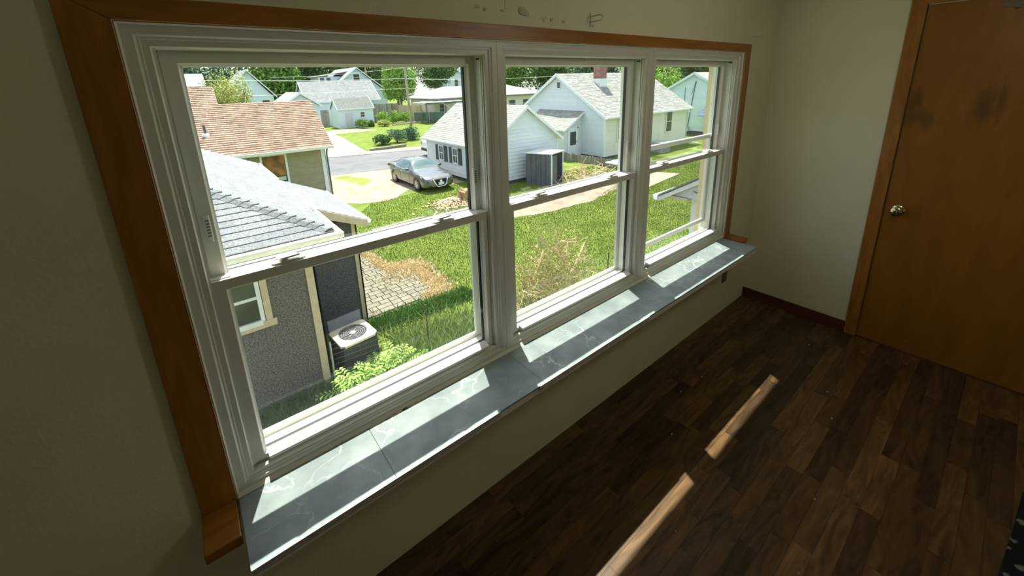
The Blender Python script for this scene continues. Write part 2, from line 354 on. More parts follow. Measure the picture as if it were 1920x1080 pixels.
for i in range(3):
    x0, x1 = tk[i]+.0006, tk[i+1]-.0006
    names = ('left', 'middle', 'right')
    u = tag(empty('window_%d' % (i+1), ((x0+x1)/2, D, WZ0)), 'white double-hung window, the %s one of the three' % names[i], kind='structure')
    MB().ring(x0, x1, WZ0, WZ1, FR, (1, 1, .84, 1), D-.0).build('frame', VINYL, u)
    MB().ring(x0, x1, WZ0, WZ1, FR2, (1, 1, .22, 1), D).build('outer_frame', VINYL, u)
    # track fins on both jambs
    tr = MB()
    for sx, xx in ((1, x0+.045), (-1, x1-.045)):
        for yy in (.020, .030, .066, .118, .126):
            tr.box((min(xx, xx+sx*.0045), D+yy, WZ0+.045), (max(xx, xx+sx*.0045), D+yy+.0035, WZ1-.046))
    tr.build('track', VINYL, u)
    sl = MB()
    sl.box((x1-.0462, D+.036, WZ1-.058), (x1-.0445, D+.058, WZ1-.0525)); sl.build('slot', GASKET, u)
    y0 = D+.026
    ls = sash(u, 'lower_sash', x0+.044, x1-.037, .674, 1.238, y0, .040, .040, .52, .85)
    us = sash(u, 'upper_sash', x0+.052, x1-.040, 1.203, 1.7855, y0+.0435, .034, .038, .92, .92)
    # lift lip on the lower rail, tilt latches, ribbed vent stop on the upper stiles
    MB().prism([(x0+.085, y0+.001, .682), (x0+.085, y0-.025, .688), (x0+.085, y0-.025, .697), (x0+.085, y0+.001, .702)], (x1-x0-.17, 0, 0)).build('lift_rail', VINYL, ls)
    for sx in (0, 1):
        xx = x0+.060 if not sx else x1-.060
        MB().prism([(xx-.012, y0+.009, 1.238), (xx+.03*(1-2*sx), y0+.009, 1.238), (xx+.03*(1-2*sx), y0+.02, 1.238), (xx-.012, y0+.02, 1.238)], (0, 0, .003)).build('tilt_latch', VINYL, ls)
        xs = x0+.052+.017 if not sx else x1-.052-.017
        vl = MB(); vl.tube([(xs, y0+.0435, 1.33), (xs, y0+.0435, 1.40)], .007, 10)
        v_ = vl.build('vent_latch', VINYL, us)
        rb = MB()
        for k in range(6): rb.box((xs-.004, y0+.035, 1.345+k*.008), (xs+.004, y0+.037, 1.348+k*.008))
        rb.build('rib', RIBG, v_)
    lock(ls, x0+.225, y0+.016, 1.238); lock(ls, x1-.225, y0+.016, 1.238, -1)
    # half screen outside
    sz0, sz1 = (.668, 1.236) if i < 2 else (.725, 1.335)
    sc = MB().ring(x0+.046, x1-.046, sz0, sz1, [(0, 0), (.003, -.003), (.024, -.003), (.028, 0), (.028, .009), (0, .009)], y=D+.1125).build('screen', VINYL, u)
    MB().box((x0+.07, D+.116, sz0+.024), (x1-.07, D+.1167, sz1-.024)).build('insect_mesh', SCREEN, sc)
# outside trim
ext = MB().ring(WX0-.05, WX1+.05, WZ0-.12, WZ1+.05, [(0, 0), (.045, 0), (.045, .03), (0, .03)], y=D+TK+.001)
tag(ext.build('trim_7', CREAM), 'tan trim outside the windows', kind='structure')
# roof edge of this house above the windows
tag(MB().prism([(X0-.3, D+TK+.001, 2.24), (X0-.3, 1.542, 2.24), (X0-.3, 1.55, 2.36), (X0-.3, D-.3, 2.9), (X0-.3, D-.3, 2.3)], (XR-X0+.8, 0, 0)).build('roof_edge', CREAM), 'eave of this house above the windows', kind='structure')
tag(MB().box((X0-.3, D-.1, -3.7), (XR+.4, D+TK-.01, -.07)).build('wall_outside', CREAM), 'outer wall of this house below the windows', kind='structure')

# wood casing
ct = .016
def casing(n, pts, m, label):
    tag(MB().prism(pts, (0, -ct, 0)).build('trim_%d' % n, m, bevel=.002), label, kind='structure')
cw = .080
ox0, ox1, oz1 = WX0-cw, WX1+cw, WZ1+cw*.62
casing(1, [(ox0, D, WZ0), (WX0-.001, D, WZ0), (WX0-.001, D, WZ1+.001), (ox0, D, oz1)], WOODV, 'orange-brown wood casing left of the windows')
casing(2, [(ox0, D, oz1), (WX0-.001, D, WZ1+.001), (WX1+.001, D, WZ1+.001), (ox1, D, oz1)], WOOD, 'orange-brown wood casing above the windows')
casing(3, [(WX1+.001, D, WZ0), (ox1, D, WZ0), (ox1, D, oz1), (WX1+.001, D, WZ1+.001)], WOODV, 'orange-brown wood casing right of the windows')
for n, a, b, l in ((4, ox0-.002, WX0-.006, 'wood stool end below the left casing'), (5, WX1+.004, ox1+.005, 'wood stool end below the right casing')):
    tag(MB().box((a, 1.022, .605), (b, D-.001, WZ0)).build('trim_%d' % n, WOOD, bevel=.003), l, kind='structure')
# caulk bead between casing and vinyl
tag(MB().ring(WX0-.004, WX1+.004, WZ0, WZ1+.004, [(0, -ct-.001), (.006, -ct*.3), (.006, 0), (0, 0)]).build('trim_6', VINYL), 'white caulk bead around the windows', kind='structure')
bpy.data.objects['trim_6'].location.y += D

# sill of dark marble-look tiles
sb = empty('window_sill', (1.33, 1.03, .60), 'long window sill of dark marble-look tiles under the three windows', 'window sill')
SY0, SY1 = D-.238, D+.002
MB().box((-.060, SY0+.004, .600), (2.716, SY1, .626)).build('board', VINYL, sb)
sx = [-.0635, .29, .86, 1.43, 2.0, 2.57, 2.7201]
for a, b in zip(sx[:-1], sx[1:]):
    MB().box((a+.0004, SY0, .6262), (b-.0004, SY1, .634)).build('tile', MARBLE, sb, bevel=.0008)
for a, b in ((-.062, .655), (.835, 1.52)):
    MB().box((a, SY0-.0035, .6285), (b, SY0-.0005, .6352)).build('edge_strip', STEEL, sb)
    MB().box((a, SY0-.0055, .6185), (b, SY0-.0005, .6245)).build('edge_strip', STEEL, sb)
sm = MB(); rr = random.Random(9)
for k in range(26):
    cx = rr.choice((rr.uniform(-.03, 2.65), rr.gauss(.25, .03), rr.gauss(.38, .05))); cyy = D-.010-rr.random()*.012; s = rr.uniform(.002, .006)
    sm.obox((cx, cyy, .6345), (s*2, s*.3, 0), (-s*.2, s, 0), (0, 0, .0006))
sm.build('dust_bits', PAINT2, sb)

# door and its casing
door = tag(empty('door_1', (XR, .04, 0)), 'flat orange-brown veneered door at the end of the room', kind='structure')
DM = door_mat()
MB().box((XR-.004, -.385, .010), (XR+.03, .433, 2.036)).build('slab', DM, door, bevel=.002)
MB().box((XR-.008, -.385, .0002), (XR-.0005, .433, .0098)).build('under_door_shade', DARKWOOD, door)  # dark strip standing in for the shade in the gap below the door
hc = MB()
hc.lathe((XR-.004, .371, .893), (-1, 0, 0), [(0, .032), (.003, .032), (.007, .027), (.009, .012), (.028, .011), (.032, .016), (.038, .026), (.05, .029), (.058, .027), (.062, .020), (.0625, .012), (.0595, .009), (.0595, .0001)], 28)
KNOB = mat('brushed_brass_knob', (0.62, 0.52, 0.34), rough=0.14, metal=1.0)
hc.build('knob', KNOB, door, smooth=40)
cw2 = .064
fr = tag(empty('trim_8', (XR, .04, 0)), 'orange-brown wood casing around the door', kind='structure')
MB().prism([(XR, .437, 0), (XR, .437+cw2, 0), (XR, .437+cw2, 2.04+cw2), (XR, .437, 2.04)], (-.018, 0, 0)).build('jamb_casing', WOODV, fr, bevel=.003)
MB().prism([(XR, .437, 2.04), (XR, .437+cw2, 2.04+cw2), (XR, -.39-cw2, 2.04+cw2), (XR, -.39, 2.04)], (-.018, 0, 0)).build('head_casing', WOODV, fr, bevel=.003)
MB().prism([(XR, -.39, 0), (XR, -.39-cw2, 0), (XR, -.39-cw2, 2.04+cw2), (XR, -.39, 2.04)], (-.018, 0, 0)).build('jamb_casing', WOODV, fr, bevel=.003)
tag(MB().box((XR-.013, .502, .0), (XR, D-.0005, .078)).build('baseboard_right', DARKWOOD, bevel=.003), 'dark brown baseboard on the end wall', kind='structure')
hk = MB(); hk.box((XR-.010, .10, 1.985), (XR-.0045, .165, 2.005)); hk.box((XR-.03, .11, 1.975), (XR-.0045, .125, 1.985))
tag(hk.build('door_hook', RIBG), 'small grey metal bracket at the top of the brown door', 'hook')
# curtain-rod brackets
def bracket(x, z, label):
    m = MB(); m.box((x-.004, D-.004, z-.03), (x+.004, D, z+.022))
    pts = [(x, D-.004, z+.008), (x, D-.05, z+.010), (x-.0, D-.062, z+.002), (x, D-.055, z-.010), (x, D-.004, z-.012)]
    m.tube([Vector(p)+Vector((0.0, 0, 0)) for p in pts], .0028, 8)
    tag(m.build('curtain_bracket', VINYL, smooth=40), label, 'bracket', 'white curtain brackets above the windows')
bracket(1.345, 1.930, 'white wire curtain bracket on the wall above the middle window')
bracket(2.865, 1.925, 'white wire curtain bracket on the wall by the top right corner of the casing')
# outlet
ot = empty('wall_outlet', (2.87, D, .25), 'dark socket plate on the wall below the right end of the sill', 'outlet')
OUT = mat('brown_bakelite', (0.20, 0.155, 0.10), rough=0.4)
MB().box((2.835, D-.006, .245), (2.905, D-.0005, .360)).build('plate', OUT, ot, bevel=.002)
for zz in (.275, .318): MB().lathe((2.87, D-.006, zz), (0, -1, 0), [(0, .016), (.002, .015)], 14).build('socket', OUT, ot)
# patterned cloth at the lower right
RUG = mat('black_cloth_pale_pattern', (0.006, 0.005, 0.006), (0.16, 0.17, 0.14), scale=22, rough=0.9, lo=.62, hi=.66, detail=2)
rg = MB(); P = [(1.88, -.235), (2.15, -.262), (2.42, -.285), (2.62, -.33), (2.75, -.45), (2.7, -1.0), (1.6, -1.05), (1.55, -.27), (1.7, -.23)]
rg.prism([(a, b, .001) for a, b in P], (0, 0, .010))
tag(rg.build('floor_cloth', RUG, bevel=.003), 'black cloth with pale pattern lying on the floor at the lower right edge', 'cloth')
# added lamp body around the fill light, out of view
cl = empty('added_fill_lamp', (1.75, -.15, ZC), 'added round fill lamp on the ceiling, out of view', 'lamp')
SH = bpy.data.materials.new('fill_lamp_shade'); SH.use_nodes = True
SH.node_tree.nodes['Principled BSDF'].inputs['Emission Color'].default_value = (1, .9, .7, 1); SH.node_tree.nodes['Principled BSDF'].inputs['Emission Strength'].default_value = 1.5
MB().lathe((1.75, -.15, ZC), (0, 0, -1), [(0, .12), (.015, .14), (.04, .14), (.06, .11), (.07, .06), (.074, .001)], 28).build('shade', SH, cl, smooth=40)
# ------------------------------------------------------------------ outdoors: ground
G = -3.70
GRASS = mat('lawn_grass', (0.095, 0.14, 0.022), (0.17, 0.22, 0.042), scale=1.1, rough=0.9, spec=0.1, detail=9, bump=0.5, bscale=30, lo=.3, hi=.7)
BLADE = mat('grass_blades', (0.135, 0.20, 0.028), (0.23, 0.30, 0.058), scale=0.9, rough=0.75, spec=0.1, tint=0.25, detail=8)
DIRT = mat('dry_dirt', (0.235, 0.19, 0.14), (0.35, 0.29, 0.22), scale=1.6, rough=0.95, detail=8, bump=0.4, bscale=12)
ROAD = mat('grey_asphalt', (0.115, 0.117, 0.123), (0.155, 0.155, 0.16), scale=0.8, rough=0.9, detail=8)
CONC = mat('pale_concrete', (0.27, 0.25, 0.19), (0.33, 0.305, 0.235), scale=0.9, rough=0.9, detail=7)
STRAW = mat('dry_straw', (0.60, 0.48, 0.26), (0.78, 0.66, 0.42), scale=9, rough=0.95, detail=8)
PAVER = mat('buff_paver', (0.19, 0.175, 0.13), (0.26, 0.24, 0.185), scale=5, rough=0.9, tint=0.10, detail=7)
def flat(name, pts, z, m, label, th=.05):
    mb = MB(); mb.prism([(a, b, z) for a, b in pts], (0, 0, -th))
    return tag(mb.build(name, m), label, kind='structure')
def wob(pts, amp, step, seed):
    """outline with an uneven, grown-over edge"""
    r_ = random.Random(seed); out = []
    for i, p in enumerate(pts):
        q = pts[(i+1) % len(pts)]; d = math.hypot(q[0]-p[0], q[1]-p[1]); n = max(1, int(d/step))
        for k in range(n): t = k/n; out.append((p[0]+(q[0]-p[0])*t+r_.uniform(-amp, amp), p[1]+(q[1]-p[1])*t+r_.uniform(-amp, amp)))
    return out
flat('lawn', [(-70, D+TK), (90, D+TK), (160, 200), (-90, 200)], G, GRASS, 'green lawn of the yards behind the house', .3)
flat('dirt_lot', wob([(3.5, 26.9), (5.0, 21.5), (5.5, 19.6), (6.5, 18.7), (7.6, 18.7), (8.5, 19.6), (11.9, 19.2), (11.95, 25.6), (6.6, 27.0)], .12, .45, 1), G+.012, DIRT, 'bare dry dirt parking lot')
flat('grass_patch', wob([(6.6, 25.7), (7.3, 26.0), (8.3, 23.6), (7.4, 22.6), (6.9, 24.6)], .12, .3, 2), G+.02, BLADE, 'patch of grass in the dirt lot')
flat('road', [(-40, 39), (8.4, 33.75), (15.6, 31.9), (26, 31.5), (90, 36), (90, 30), (26, 27.4), (18, 25.8), (12.2, 25.5), (6.6, 26.8), (-40, 36)], G+.022, ROAD, 'grey asphalt street')
flat('sidewalk', [(-40, 40.4), (8.7, 34.9), (16.5, 33.5), (26, 32.8), (90, 37), (90, 36), (26, 31.5), (15.6, 31.9), (8.4, 33.75), (-40, 39)], G+.05, CONC, 'pale concrete strip along the far side of the street')
dw = flat('driveway', [(8.6, 34.7), (11.8, 34.3), (13.6, 47), (13.9, 53), (9.5, 53)], G+.03, CONC, 'pale concrete driveway beside the far lawn')
flat('gravel_patch', wob([(13.6, 50.5), (19.3, 50.2), (18.2, 53.8), (16.0, 55.5), (13.9, 55)], .15, .6, 4), G+.02, DIRT, 'pale gravel in front of the small white shed')
flat('dirt_band', wob([(9.6, 12.4), (11.2, 12.0), (14.0, 11.8), (16.9, 12.3), (17.6, 13.0), (14.5, 13.3), (11.8, 13.8), (10.0, 13.6)], .1, .4, 5), G+.012, DIRT, 'strip of bare dry soil across the lawn')
flat('wood_chips_bed', wob([(8.3, 15.6), (9.6, 15.1), (10.9, 15.3), (11.0, 16.4), (9.6, 17.0), (8.6, 16.6)], .12, .3, 6), G+.014, STRAW, 'dry chips around the tree stump')
flat('concrete_pad', [(21.9, 11.9), (21.2, 13.5), (20.2, 13.5), (17.2, 11.3), (18.8, 11.5)], G+.02, CONC, 'concrete slab in the lawn right of the middle window')
flat('soil_bed', wob([(1.4, 3.2), (9.5, 3.2), (9.6, 6.1), (6.5, 6.5), (3.3, 6.9), (1.4, 7.0)], .08, .3, 7), G+.010, mat('litter_soil', (0.24, 0.20, 0.14), (0.50, 0.44, 0.33), scale=14, rough=1, detail=9), 'littered soil strip below the house')
# patio of irregular pavers with straw-coloured weeds at its edge
pt = [(1.5, 8.95), (4.75, 8.8), (4.98, 11.1), (4.15, 11.45), (4.1, 13.1), (1.5, 13.2)]
patio = flat('patio', wob(pt, .06, .25, 8), G+.012, mat('sandy_joint', (0.20, 0.165, 0.11), (0.30, 0.25, 0.17), scale=8, rough=1), 'paver patio beside the grey house')
rr = random.Random(21)
cells([(1.6, 8.95), (4.35, 8.95), (4.62, 10.9), (1.6, 10.9)], (0, 0, G+.012), (1, 0, 0), (0, 1, 0), .20, .27, .03, .03, 'paver', PAVER, patio, stagger=2, jitter=.45, gap=.022, minarea=.01, rand=rr)
cells([(1.6, 10.9), (4.0, 10.9), (3.85, 12.9), (1.6, 12.9)], (0, 0, G+.012), (1, 0, 0), (0, 1, 0), .20, .27, .03, .03, 'paver', PAVER, patio, stagger=2, jitter=.45, gap=.022, minarea=.01, rand=rr)

# ------------------------------------------------------------------ plants
nprng = np.random.default_rng(5)
def blades(name, pos, h, wid, m, lean=.5, tint_lo=0, tint_hi=1):
    n = len(pos); pos = np.asarray(pos, float); a = nprng.uniform(0, 2*PI, n); hh = h*nprng.uniform(.5, 1.2, n); la = nprng.uniform(0, 2*PI, n); ll = hh*lean*nprng.uniform(.2, 1, n)
    dx = np.cos(a)*wid/2; dy = np.sin(a)*wid/2
    v = np.empty((n, 3, 3)); v[:, 0] = pos; v[:, 1] = pos; v[:, 2] = pos
    v[:, 0, 0] -= dx; v[:, 0, 1] -= dy; v[:, 1, 0] += dx; v[:, 1, 1] += dy
    v[:, 2, 0] += np.cos(la)*ll; v[:, 2, 1] += np.sin(la)*ll; v[:, 2, 2] += hh
    mb = MB(); mb.v = v.reshape(-1, 3).tolist(); mb.f = [(3*i, 3*i+1, 3*i+2) for i in range(n)]; mb.t = nprng.uniform(tint_lo, tint_hi, n).tolist()
    return mb.build(name, m)
def inpoly(x, y, poly):
    c = np.zeros(len(x), bool); j = len(poly)-1
    for i in range(len(poly)):
        xi, yi = poly[i]; xj, yj = poly[j]
        c ^= ((yi > y) != (yj > y)) & (x < (xj-xi)*(y-yi)/(yj-yi+1e-12)+xi); j = i
    return c
lx = nprng.uniform(1.4, 26, 260000); ly = nprng.uniform(5.0, 20, 260000)
keep = (ly < 5.8+lx*1.25+5) & ~((lx > 3) & (lx < 9.6) & (ly < 6.75-.12*(lx-3.3)+nprng.normal(0, .12, len(lx)))) & ~((lx > 17) & (ly > 17)) & ~((lx > 8.8) & (ly < 5.3)) & ~inpoly(lx, ly, [(21.9, 11.9), (21.2, 13.5), (20.2, 13.5), (17.2, 11.3), (18.8, 11.5)]) & ~inpoly(lx, ly, pt) & ~inpoly(lx, ly, [(9.6, 12.4), (11.2, 12.0), (14.0, 11.8), (17.6, 13.0), (14.5, 13.3), (11.8, 13.8), (10.0, 13.6)]) \
    & ~inpoly(lx, ly, [(0, 7), (1.35, 7), (1.35, 8.7), (2.65, 8.7), (2.65, 30), (0, 30)]) & ~inpoly(lx, ly, [(12, 17), (17, 17), (17, 24), (12, 24)]) & ~inpoly(lx, ly, [(5.4, 20), (6.5, 18.8), (12, 19.3), (12, 22), (5, 22)])
lx, ly = lx[keep], ly[keep]
tag(blades('grass', np.stack([lx, ly, np.full(len(lx), G)], 1), .050, .020, BLADE), 'short green lawn grass growing over the back yard', 'grass', kind='stuff')
WEED = mat('weed_green', (0.15, 0.26, 0.05), (0.34, 0.42, 0.13), scale=4, rough=.8, tint=.5)
wx = nprng.uniform(1.9, 8.0, 16000); wy = 6.9-.2*(wx-2)+nprng.normal(.35, .42, 16000)
kk = (wy > 5.7) & ((wx < 4.6) | (nprng.uniform(0, 1, len(wx)) < .35)) & ~((wx < 2.7) & (wy > 7.0)); wx, wy = wx[kk], wy[kk]
tag(blades('tall_weeds', np.stack([wx, wy, np.full(len(wx), G)], 1), .30, .028, WEED, lean=.9), 'tangled pale weeds along the wire fence', 'weeds', kind='stuff')
vx = nprng.uniform(2.6, 5.2, 5000); vy = 8.55+.1*nprng.normal(0, 1.6, 5000)-.05*(vx-2.6)
tag(blades('edge_weeds', np.stack([vx, vy, np.full(len(vx), G)], 1), .16, .035, mat('dark_weed', (0.07, 0.17, 0.03), (0.15, 0.28, 0.05), scale=4, rough=.8, tint=.3), lean=.9), 'dark green weeds along the near edge of the paver patio', 'weeds', kind='stuff')

ex = []; r_ = random.Random(12)
for (a, b, w0) in (((4.2, 8.95), (4.75, 8.8), .12), ((4.7, 8.85), (4.85, 11.0), .20), ((4.85, 11.05), (4.1, 11.3), .14), ((4.05, 11.3), (3.95, 13.0), .12), ((4.0, 10.6), (4.8, 10.9), .3)):
    for k in range(2600):
        t = r_.random(); ex.append((a[0]+(b[0]-a[0])*t+r_.gauss(0, w0), a[1]+(b[1]-a[1])*t+r_.gauss(0, w0), G+.02))
tag(blades('straw_border', np.array(ex), .06, .05, STRAW, lean=1.2), 'dry yellow straw weeds along the outer edge of the paver patio', 'weeds', kind='stuff')
wx2 = nprng.uniform(-1.0, 1.7, 5000); wy2 = nprng.uniform(5.9, 7.22, 5000)
tag(blades('wall_weeds', np.stack([wx2, wy2, np.full(len(wx2), G)], 1), .22, .035, mat('wall_weed', (0.05, 0.10, 0.03), (0.14, 0.20, 0.07), scale=4, rough=.8, tint=.4), lean=.9), 'dark weeds along the foot of the grey stucco wall', 'weeds', kind='stuff')
def leaves(center, rad, n, size, flatness=.0, shell=.35, lumps=6, seed=1, droop=0.):
    """leaf quads gathered in lumps that fill an ellipsoid"""
    g = np.random.default_rng(seed); c = np.array(center, float); rad = np.array(rad, float)
    lc = g.normal(0, 1, (lumps, 3)); lc /= np.linalg.norm(lc, axis=1)[:, None]; lc *= g.uniform(.25, .72, (lumps, 1)); lr = g.uniform(.32, .55, lumps)
    k = g.integers(0, lumps, n); d = g.normal(0, 1, (n, 3)); d /= np.linalg.norm(d, axis=1)[:, None]
    p = lc[k]+d*(lr[k]*g.uniform(1-shell, 1.05, n))[:, None]; p = c+p*rad
    a = g.normal(0, 1, (n, 3)); a /= np.linalg.norm(a, axis=1)[:, None]; b = np.cross(a, g.normal(0, 1, (n, 3))); b /= np.linalg.norm(b, axis=1)[:, None]
    s = size*g.uniform(.6, 1.3, n)[:, None]
    v = np.stack([p-a*s, p+b*s*.5, p+a*s, p-b*s*.5], 1).reshape(-1, 3)
    v[:, 2] = np.maximum(v[:, 2], G)
    mb = MB(); mb.v = v.tolist(); mb.f = [(4*i, 4*i+1, 4*i+2, 4*i+3) for i in range(n)]; mb.t = g.uniform(0, 1, n).tolist(); return mb
BARK = mat('grey_bark', (0.16, 0.13, 0.10), (0.26, 0.22, 0.18), scale=8, rough=.95, stretch=(2, 2, .4))
LG = {k: mat('leaf_'+k, a, b, scale=.6, rough=.75, spec=.2, tint=.45) for k, a, b in (
    ('dark', (.045, .10, .03), (.12, .21, .06)), ('mid', (.10, .20, .04), (.20, .34, .07)), ('bright', (.18, .34, .05), (.34, .48, .11)),
    ('yellow', (.30, .36, .09), (.50, .50, .18)), ('blue', (.07, .15, .09), (.17, .27, .16)), ('fern', (.22, .40, .06), (.42, .55, .16)))}
def tree(name, x, y, zc, rad, n, size, lk, label, trunk=.25, group=None, seed=1, lumps=9, cat='tree', limbs=5):
    t = empty(name, (x, y, G), label, cat, group); r_ = random.Random(seed)
    m = MB(); m.tube([(x, y, G), (x+.05*rad[0], y, G+(zc-G)*.5), (x, y, zc)], [trunk, trunk*.8, trunk*.4], 8)
    for k in range(limbs):
        a = r_.uniform(0, 2*PI); h = G+(zc-G)*r_.uniform(.35, .8)
        e = (x+math.cos(a)*rad[0]*.6, y+math.sin(a)*rad[1]*.6, zc+r_.uniform(-.1, .6)*rad[2]); mid = ((x+e[0])/2, (y+e[1])/2, (h+e[2])/2-.1*rad[2])
        m.tube([(x, y, h), mid, e], [trunk*.45, trunk*.3, trunk*.1], 6)
    m.build('trunk', BARK, t)
    leaves((x, y, zc), rad, n, size, lumps=lumps, seed=seed).build('foliage', LG[lk], t)
    return t
# trees beyond the houses
tree('multi_stem_tree', 3.7, 45.2, -.1, (2.7, 2.6, 3.6), 11000, .085, 'yellow', 'big yellow-green many-stemmed tree behind the brown roof', .18, seed=2, lumps=16, limbs=26)
tree('leafy_tree', 30.2, 68, 2.2, (3.0, 3, 4.2), 11000, .17, 'bright', 'bright green tree left of the wooden power pole', .35, seed=3, lumps=14)
tree('shade_tree', 40.2, 73, 4.2, (5.2, 4, 3.6), 9000, .17, 'dark', 'dark spreading tree with a thick trunk beside the tall white house', .75, seed=4, lumps=12)
tree('maple_tree', 57, 35, .2, (5.2, 4, 4.0), 11000, .18, 'bright', 'yellow-green tree behind the two white houses at the right', .4, seed=5, lumps=14)
ix = 0
for (x, y, zc, rx, rz, lk) in ((-14, 92, 3, 11, 7, 'dark'), (4, 96, 3.2, 9, 7.5, 'blue'), (14, 88, 3.2, 7, 7.5, 'mid'), (22, 98, 4, 8.5, 8, 'dark'), (33, 98, 4.5, 9, 8, 'dark'), (45, 103, 4.5, 9, 8, 'mid'),
        (60, 98, 4.8, 9, 8.5, 'dark'), (70, 88, 4.6, 9, 8.2, 'mid'), (76, 78, 4.5, 8, 8, 'dark'), (84, 70, 4.5, 9, 8, 'blue'), (92, 62, 4.5, 9, 8, 'mid'), (98, 52, 4.5, 9, 8, 'dark'), (104, 42, 5, 9, 8.5, 'mid'), (66, 110, 6, 12, 9, 'dark'), (90, 92, 6, 14, 9, 'dark'), (112, 68, 6, 14, 9, 'dark')):
    ix += 1
    lab = ('dark tree at the left end of the far tree line', 'blue-green tree behind the far white house at left', 'mid green tree behind the far grey garage roofs', 'dark tree behind the white dormer house',
           'dark tree behind the wooden power pole', 'mid green tree behind the tall white house', 'dark tree just left of the middle window mullion, far off', 'mid green tree far behind the carport house roof', 'dark far tree left of the chimney house gable',
           'blue-green far tree above the chimney house gable peak', 'mid green far tree left of the brick chimney', 'dark far tree right of the brick chimney', 'mid green tree far right, above the pale blue house', 'tall dark tree at the very back behind the tall white house',
           'tall dark tree at the very back behind the chimney house', 'rearmost dark tree at the right end of the tree line')[ix-1]
    tree('background_tree', x, y, zc, (rx*.95, rx*.6, rz), 9000, .33, lk, lab, .5, group='trees of the far tree line', seed=30+ix, lumps=16, limbs=3)

# small shrubs
def shrub(x, y, r, h, lk, label, n=2200, size=.075, seed=1, group=None):
    t = empty('garden_shrub', (x, y, G), label, 'shrub', group)
    m = MB(); r_ = random.Random(seed)
    for k in range(7): m.tube([(x, y, G), (x+r_.uniform(-.6, .6)*r, y+r_.uniform(-.6, .6)*r, G+h*.8)], [.02, .008], 5)
    m.build('stems', BARK, t)
    leaves((x, y, G+h*.5), (r, r, h*.55), n, size, lumps=14, seed=seed).build('foliage', LG[lk], t)
shrub(14.5, 37.4, .95, 1.05, 'dark', 'purplish dark round shrub, left of the three by the street', seed=41)
shrub(16.1, 37.9, 1.15, 1.35, 'blue', 'dark green shrub, middle of the three by the street', seed=42)
shrub(17.9, 38.6, 1.2, 1.5, 'blue', 'dark green shrub, right of the three by the street', seed=43)
shrub(18.6, 54.6, 1.0, 1.2, 'mid', 'green shrub right of the grey shed door', seed=44)
shrub(20.1, 55.6, .6, .9, 'dark', 'small dark shrub under the right corner of the small white shed', seed=45)
shrub(21.7, 54.9, 1.05, 1.0, 'yellow', 'yellow-green shrub right of the small white shed', seed=46)
for k, (x, y) in enumerate(((22.8, 57.6), (24.5, 57.5), (26.0, 57.2))):
    shrub(x, y, 1.3, 2.0-.25*k, 'bright', ('tall pale green shrub by the grey fence corner', 'pale green shrub left of the power pole, middle of three', 'pale green shrub at the foot of the power pole')[k], seed=47+k, n=2200, size=.10)
shrub(28.9, 58.5, 1.0, 2.0, 'mid', 'green bush covering the mesh fence right of the power pole', seed=51, size=.12)
# ferny leafy plants below the left window
def frond_plant(x, y, n, L_, label, lk='fern', seed=1, group='leafy plants beside the grey stucco wall', up=.9):
    t = empty('leafy_plant', (x, y, G), label, 'plant', group); r_ = random.Random(seed); m = MB(); st = MB()
    for k in range(n):
        a = r_.uniform(0, 2*PI); el = r_.uniform(.35, 1.2)*up; l = L_*r_.uniform(.6, 1.1); bx, by = x+r_.uniform(-.12, .12), y+r_.uniform(-.12, .12)
        pts = []
        for q in range(8):
            s = q/7; pts.append(Vector((bx+math.cos(a)*math.cos(el)*l*s, by+math.sin(a)*math.cos(el)*l*s, G+math.sin(el)*l*s-.35*l*s*s+.02)))
        st.tube(pts, [.008]*4+[.004]*4, 4, caps=False)
        side = Vector((-math.sin(a), math.cos(a), 0))
        for q in range(1, 8):
            d = (pts[q]-pts[q-1]).normalized(); w_ = L_*.26*(1-.5*q/7)
            for sg in (-1, 1):
                b = pts[q]; tip = b+side*sg*w_+d*w_*.5+Vector((0, 0, -w_*.25)); mid = (b+tip)/2+d*.02
                m.add([b, mid+d*.018, tip, mid-d*.022], [(0, 1, 2, 3)], r_.random())
    st.build('stems', LG['mid'], t); m.build('leaves', LG[lk], t)
for k, (x, y, n, l) in enumerate(((1.62, 6.6, 60, .74), (2.05, 6.85, 60, .72), (2.45, 6.75, 56, .68), (2.0, 6.35, 40, .55), (1.4, 6.2, 36, .55), (2.75, 6.4, 34, .5), (1.2, 5.7, 34, .5))):
    frond_plant(x, y, n, l, ('yellow-green leafy plant at the foot of the tan corner board', 'leafy plant in front of the air conditioner', 'leafy plant right of the air conditioner', 'leafy plant in the middle of the clump below the air conditioner',
       'leafy plant at the lower left of the clump', 'darker leafy plant by the wire fence', 'lowest leafy plant of the clump, near the window ledge')[k], lk='fern' if k < 5 else 'mid', seed=60+k)
# bare twiggy shrub under the middle window
TWIG = mat('pale_twig', (0.40, 0.28, 0.16), (0.66, 0.54, 0.34), scale=9, rough=.9, tint=.3)
tw = empty('twiggy_shrub', (5.9, 6.0, G), 'half-bare pruned shrub with pale twigs below the middle window', 'shrub')
r_ = random.Random(77); st = MB(); fine = MB(); tips = []
def grow(p, d, l, r, lvl):
    pts = [Vector(p)]; dd = Vector(d)
    for k in range(4):
        dd = (dd+Vector((r_.gauss(0, .16), r_.gauss(0, .16), r_.gauss(.02, .12)))).normalized(); pts.append(pts[-1]+dd*l/4)
    rs = [r*(1-.14*k) for k in range(5)]
    (st if lvl < 2 else fine).tube(pts, rs, 6 if lvl < 2 else 3, r_.random())
    if lvl < 4:
        for k in range((4, 4, 4, 3)[lvl]):
            q = pts[r_.randint(1, 4)]; nd = (dd+Vector((r_.gauss(0, .75), r_.gauss(0, .75), r_.gauss(.15, .5)))).normalized()
            grow(q, nd, l*r_.uniform(.45, .72), max(r*.55, .0055), lvl+1)
    else: tips.append(pts[-1])
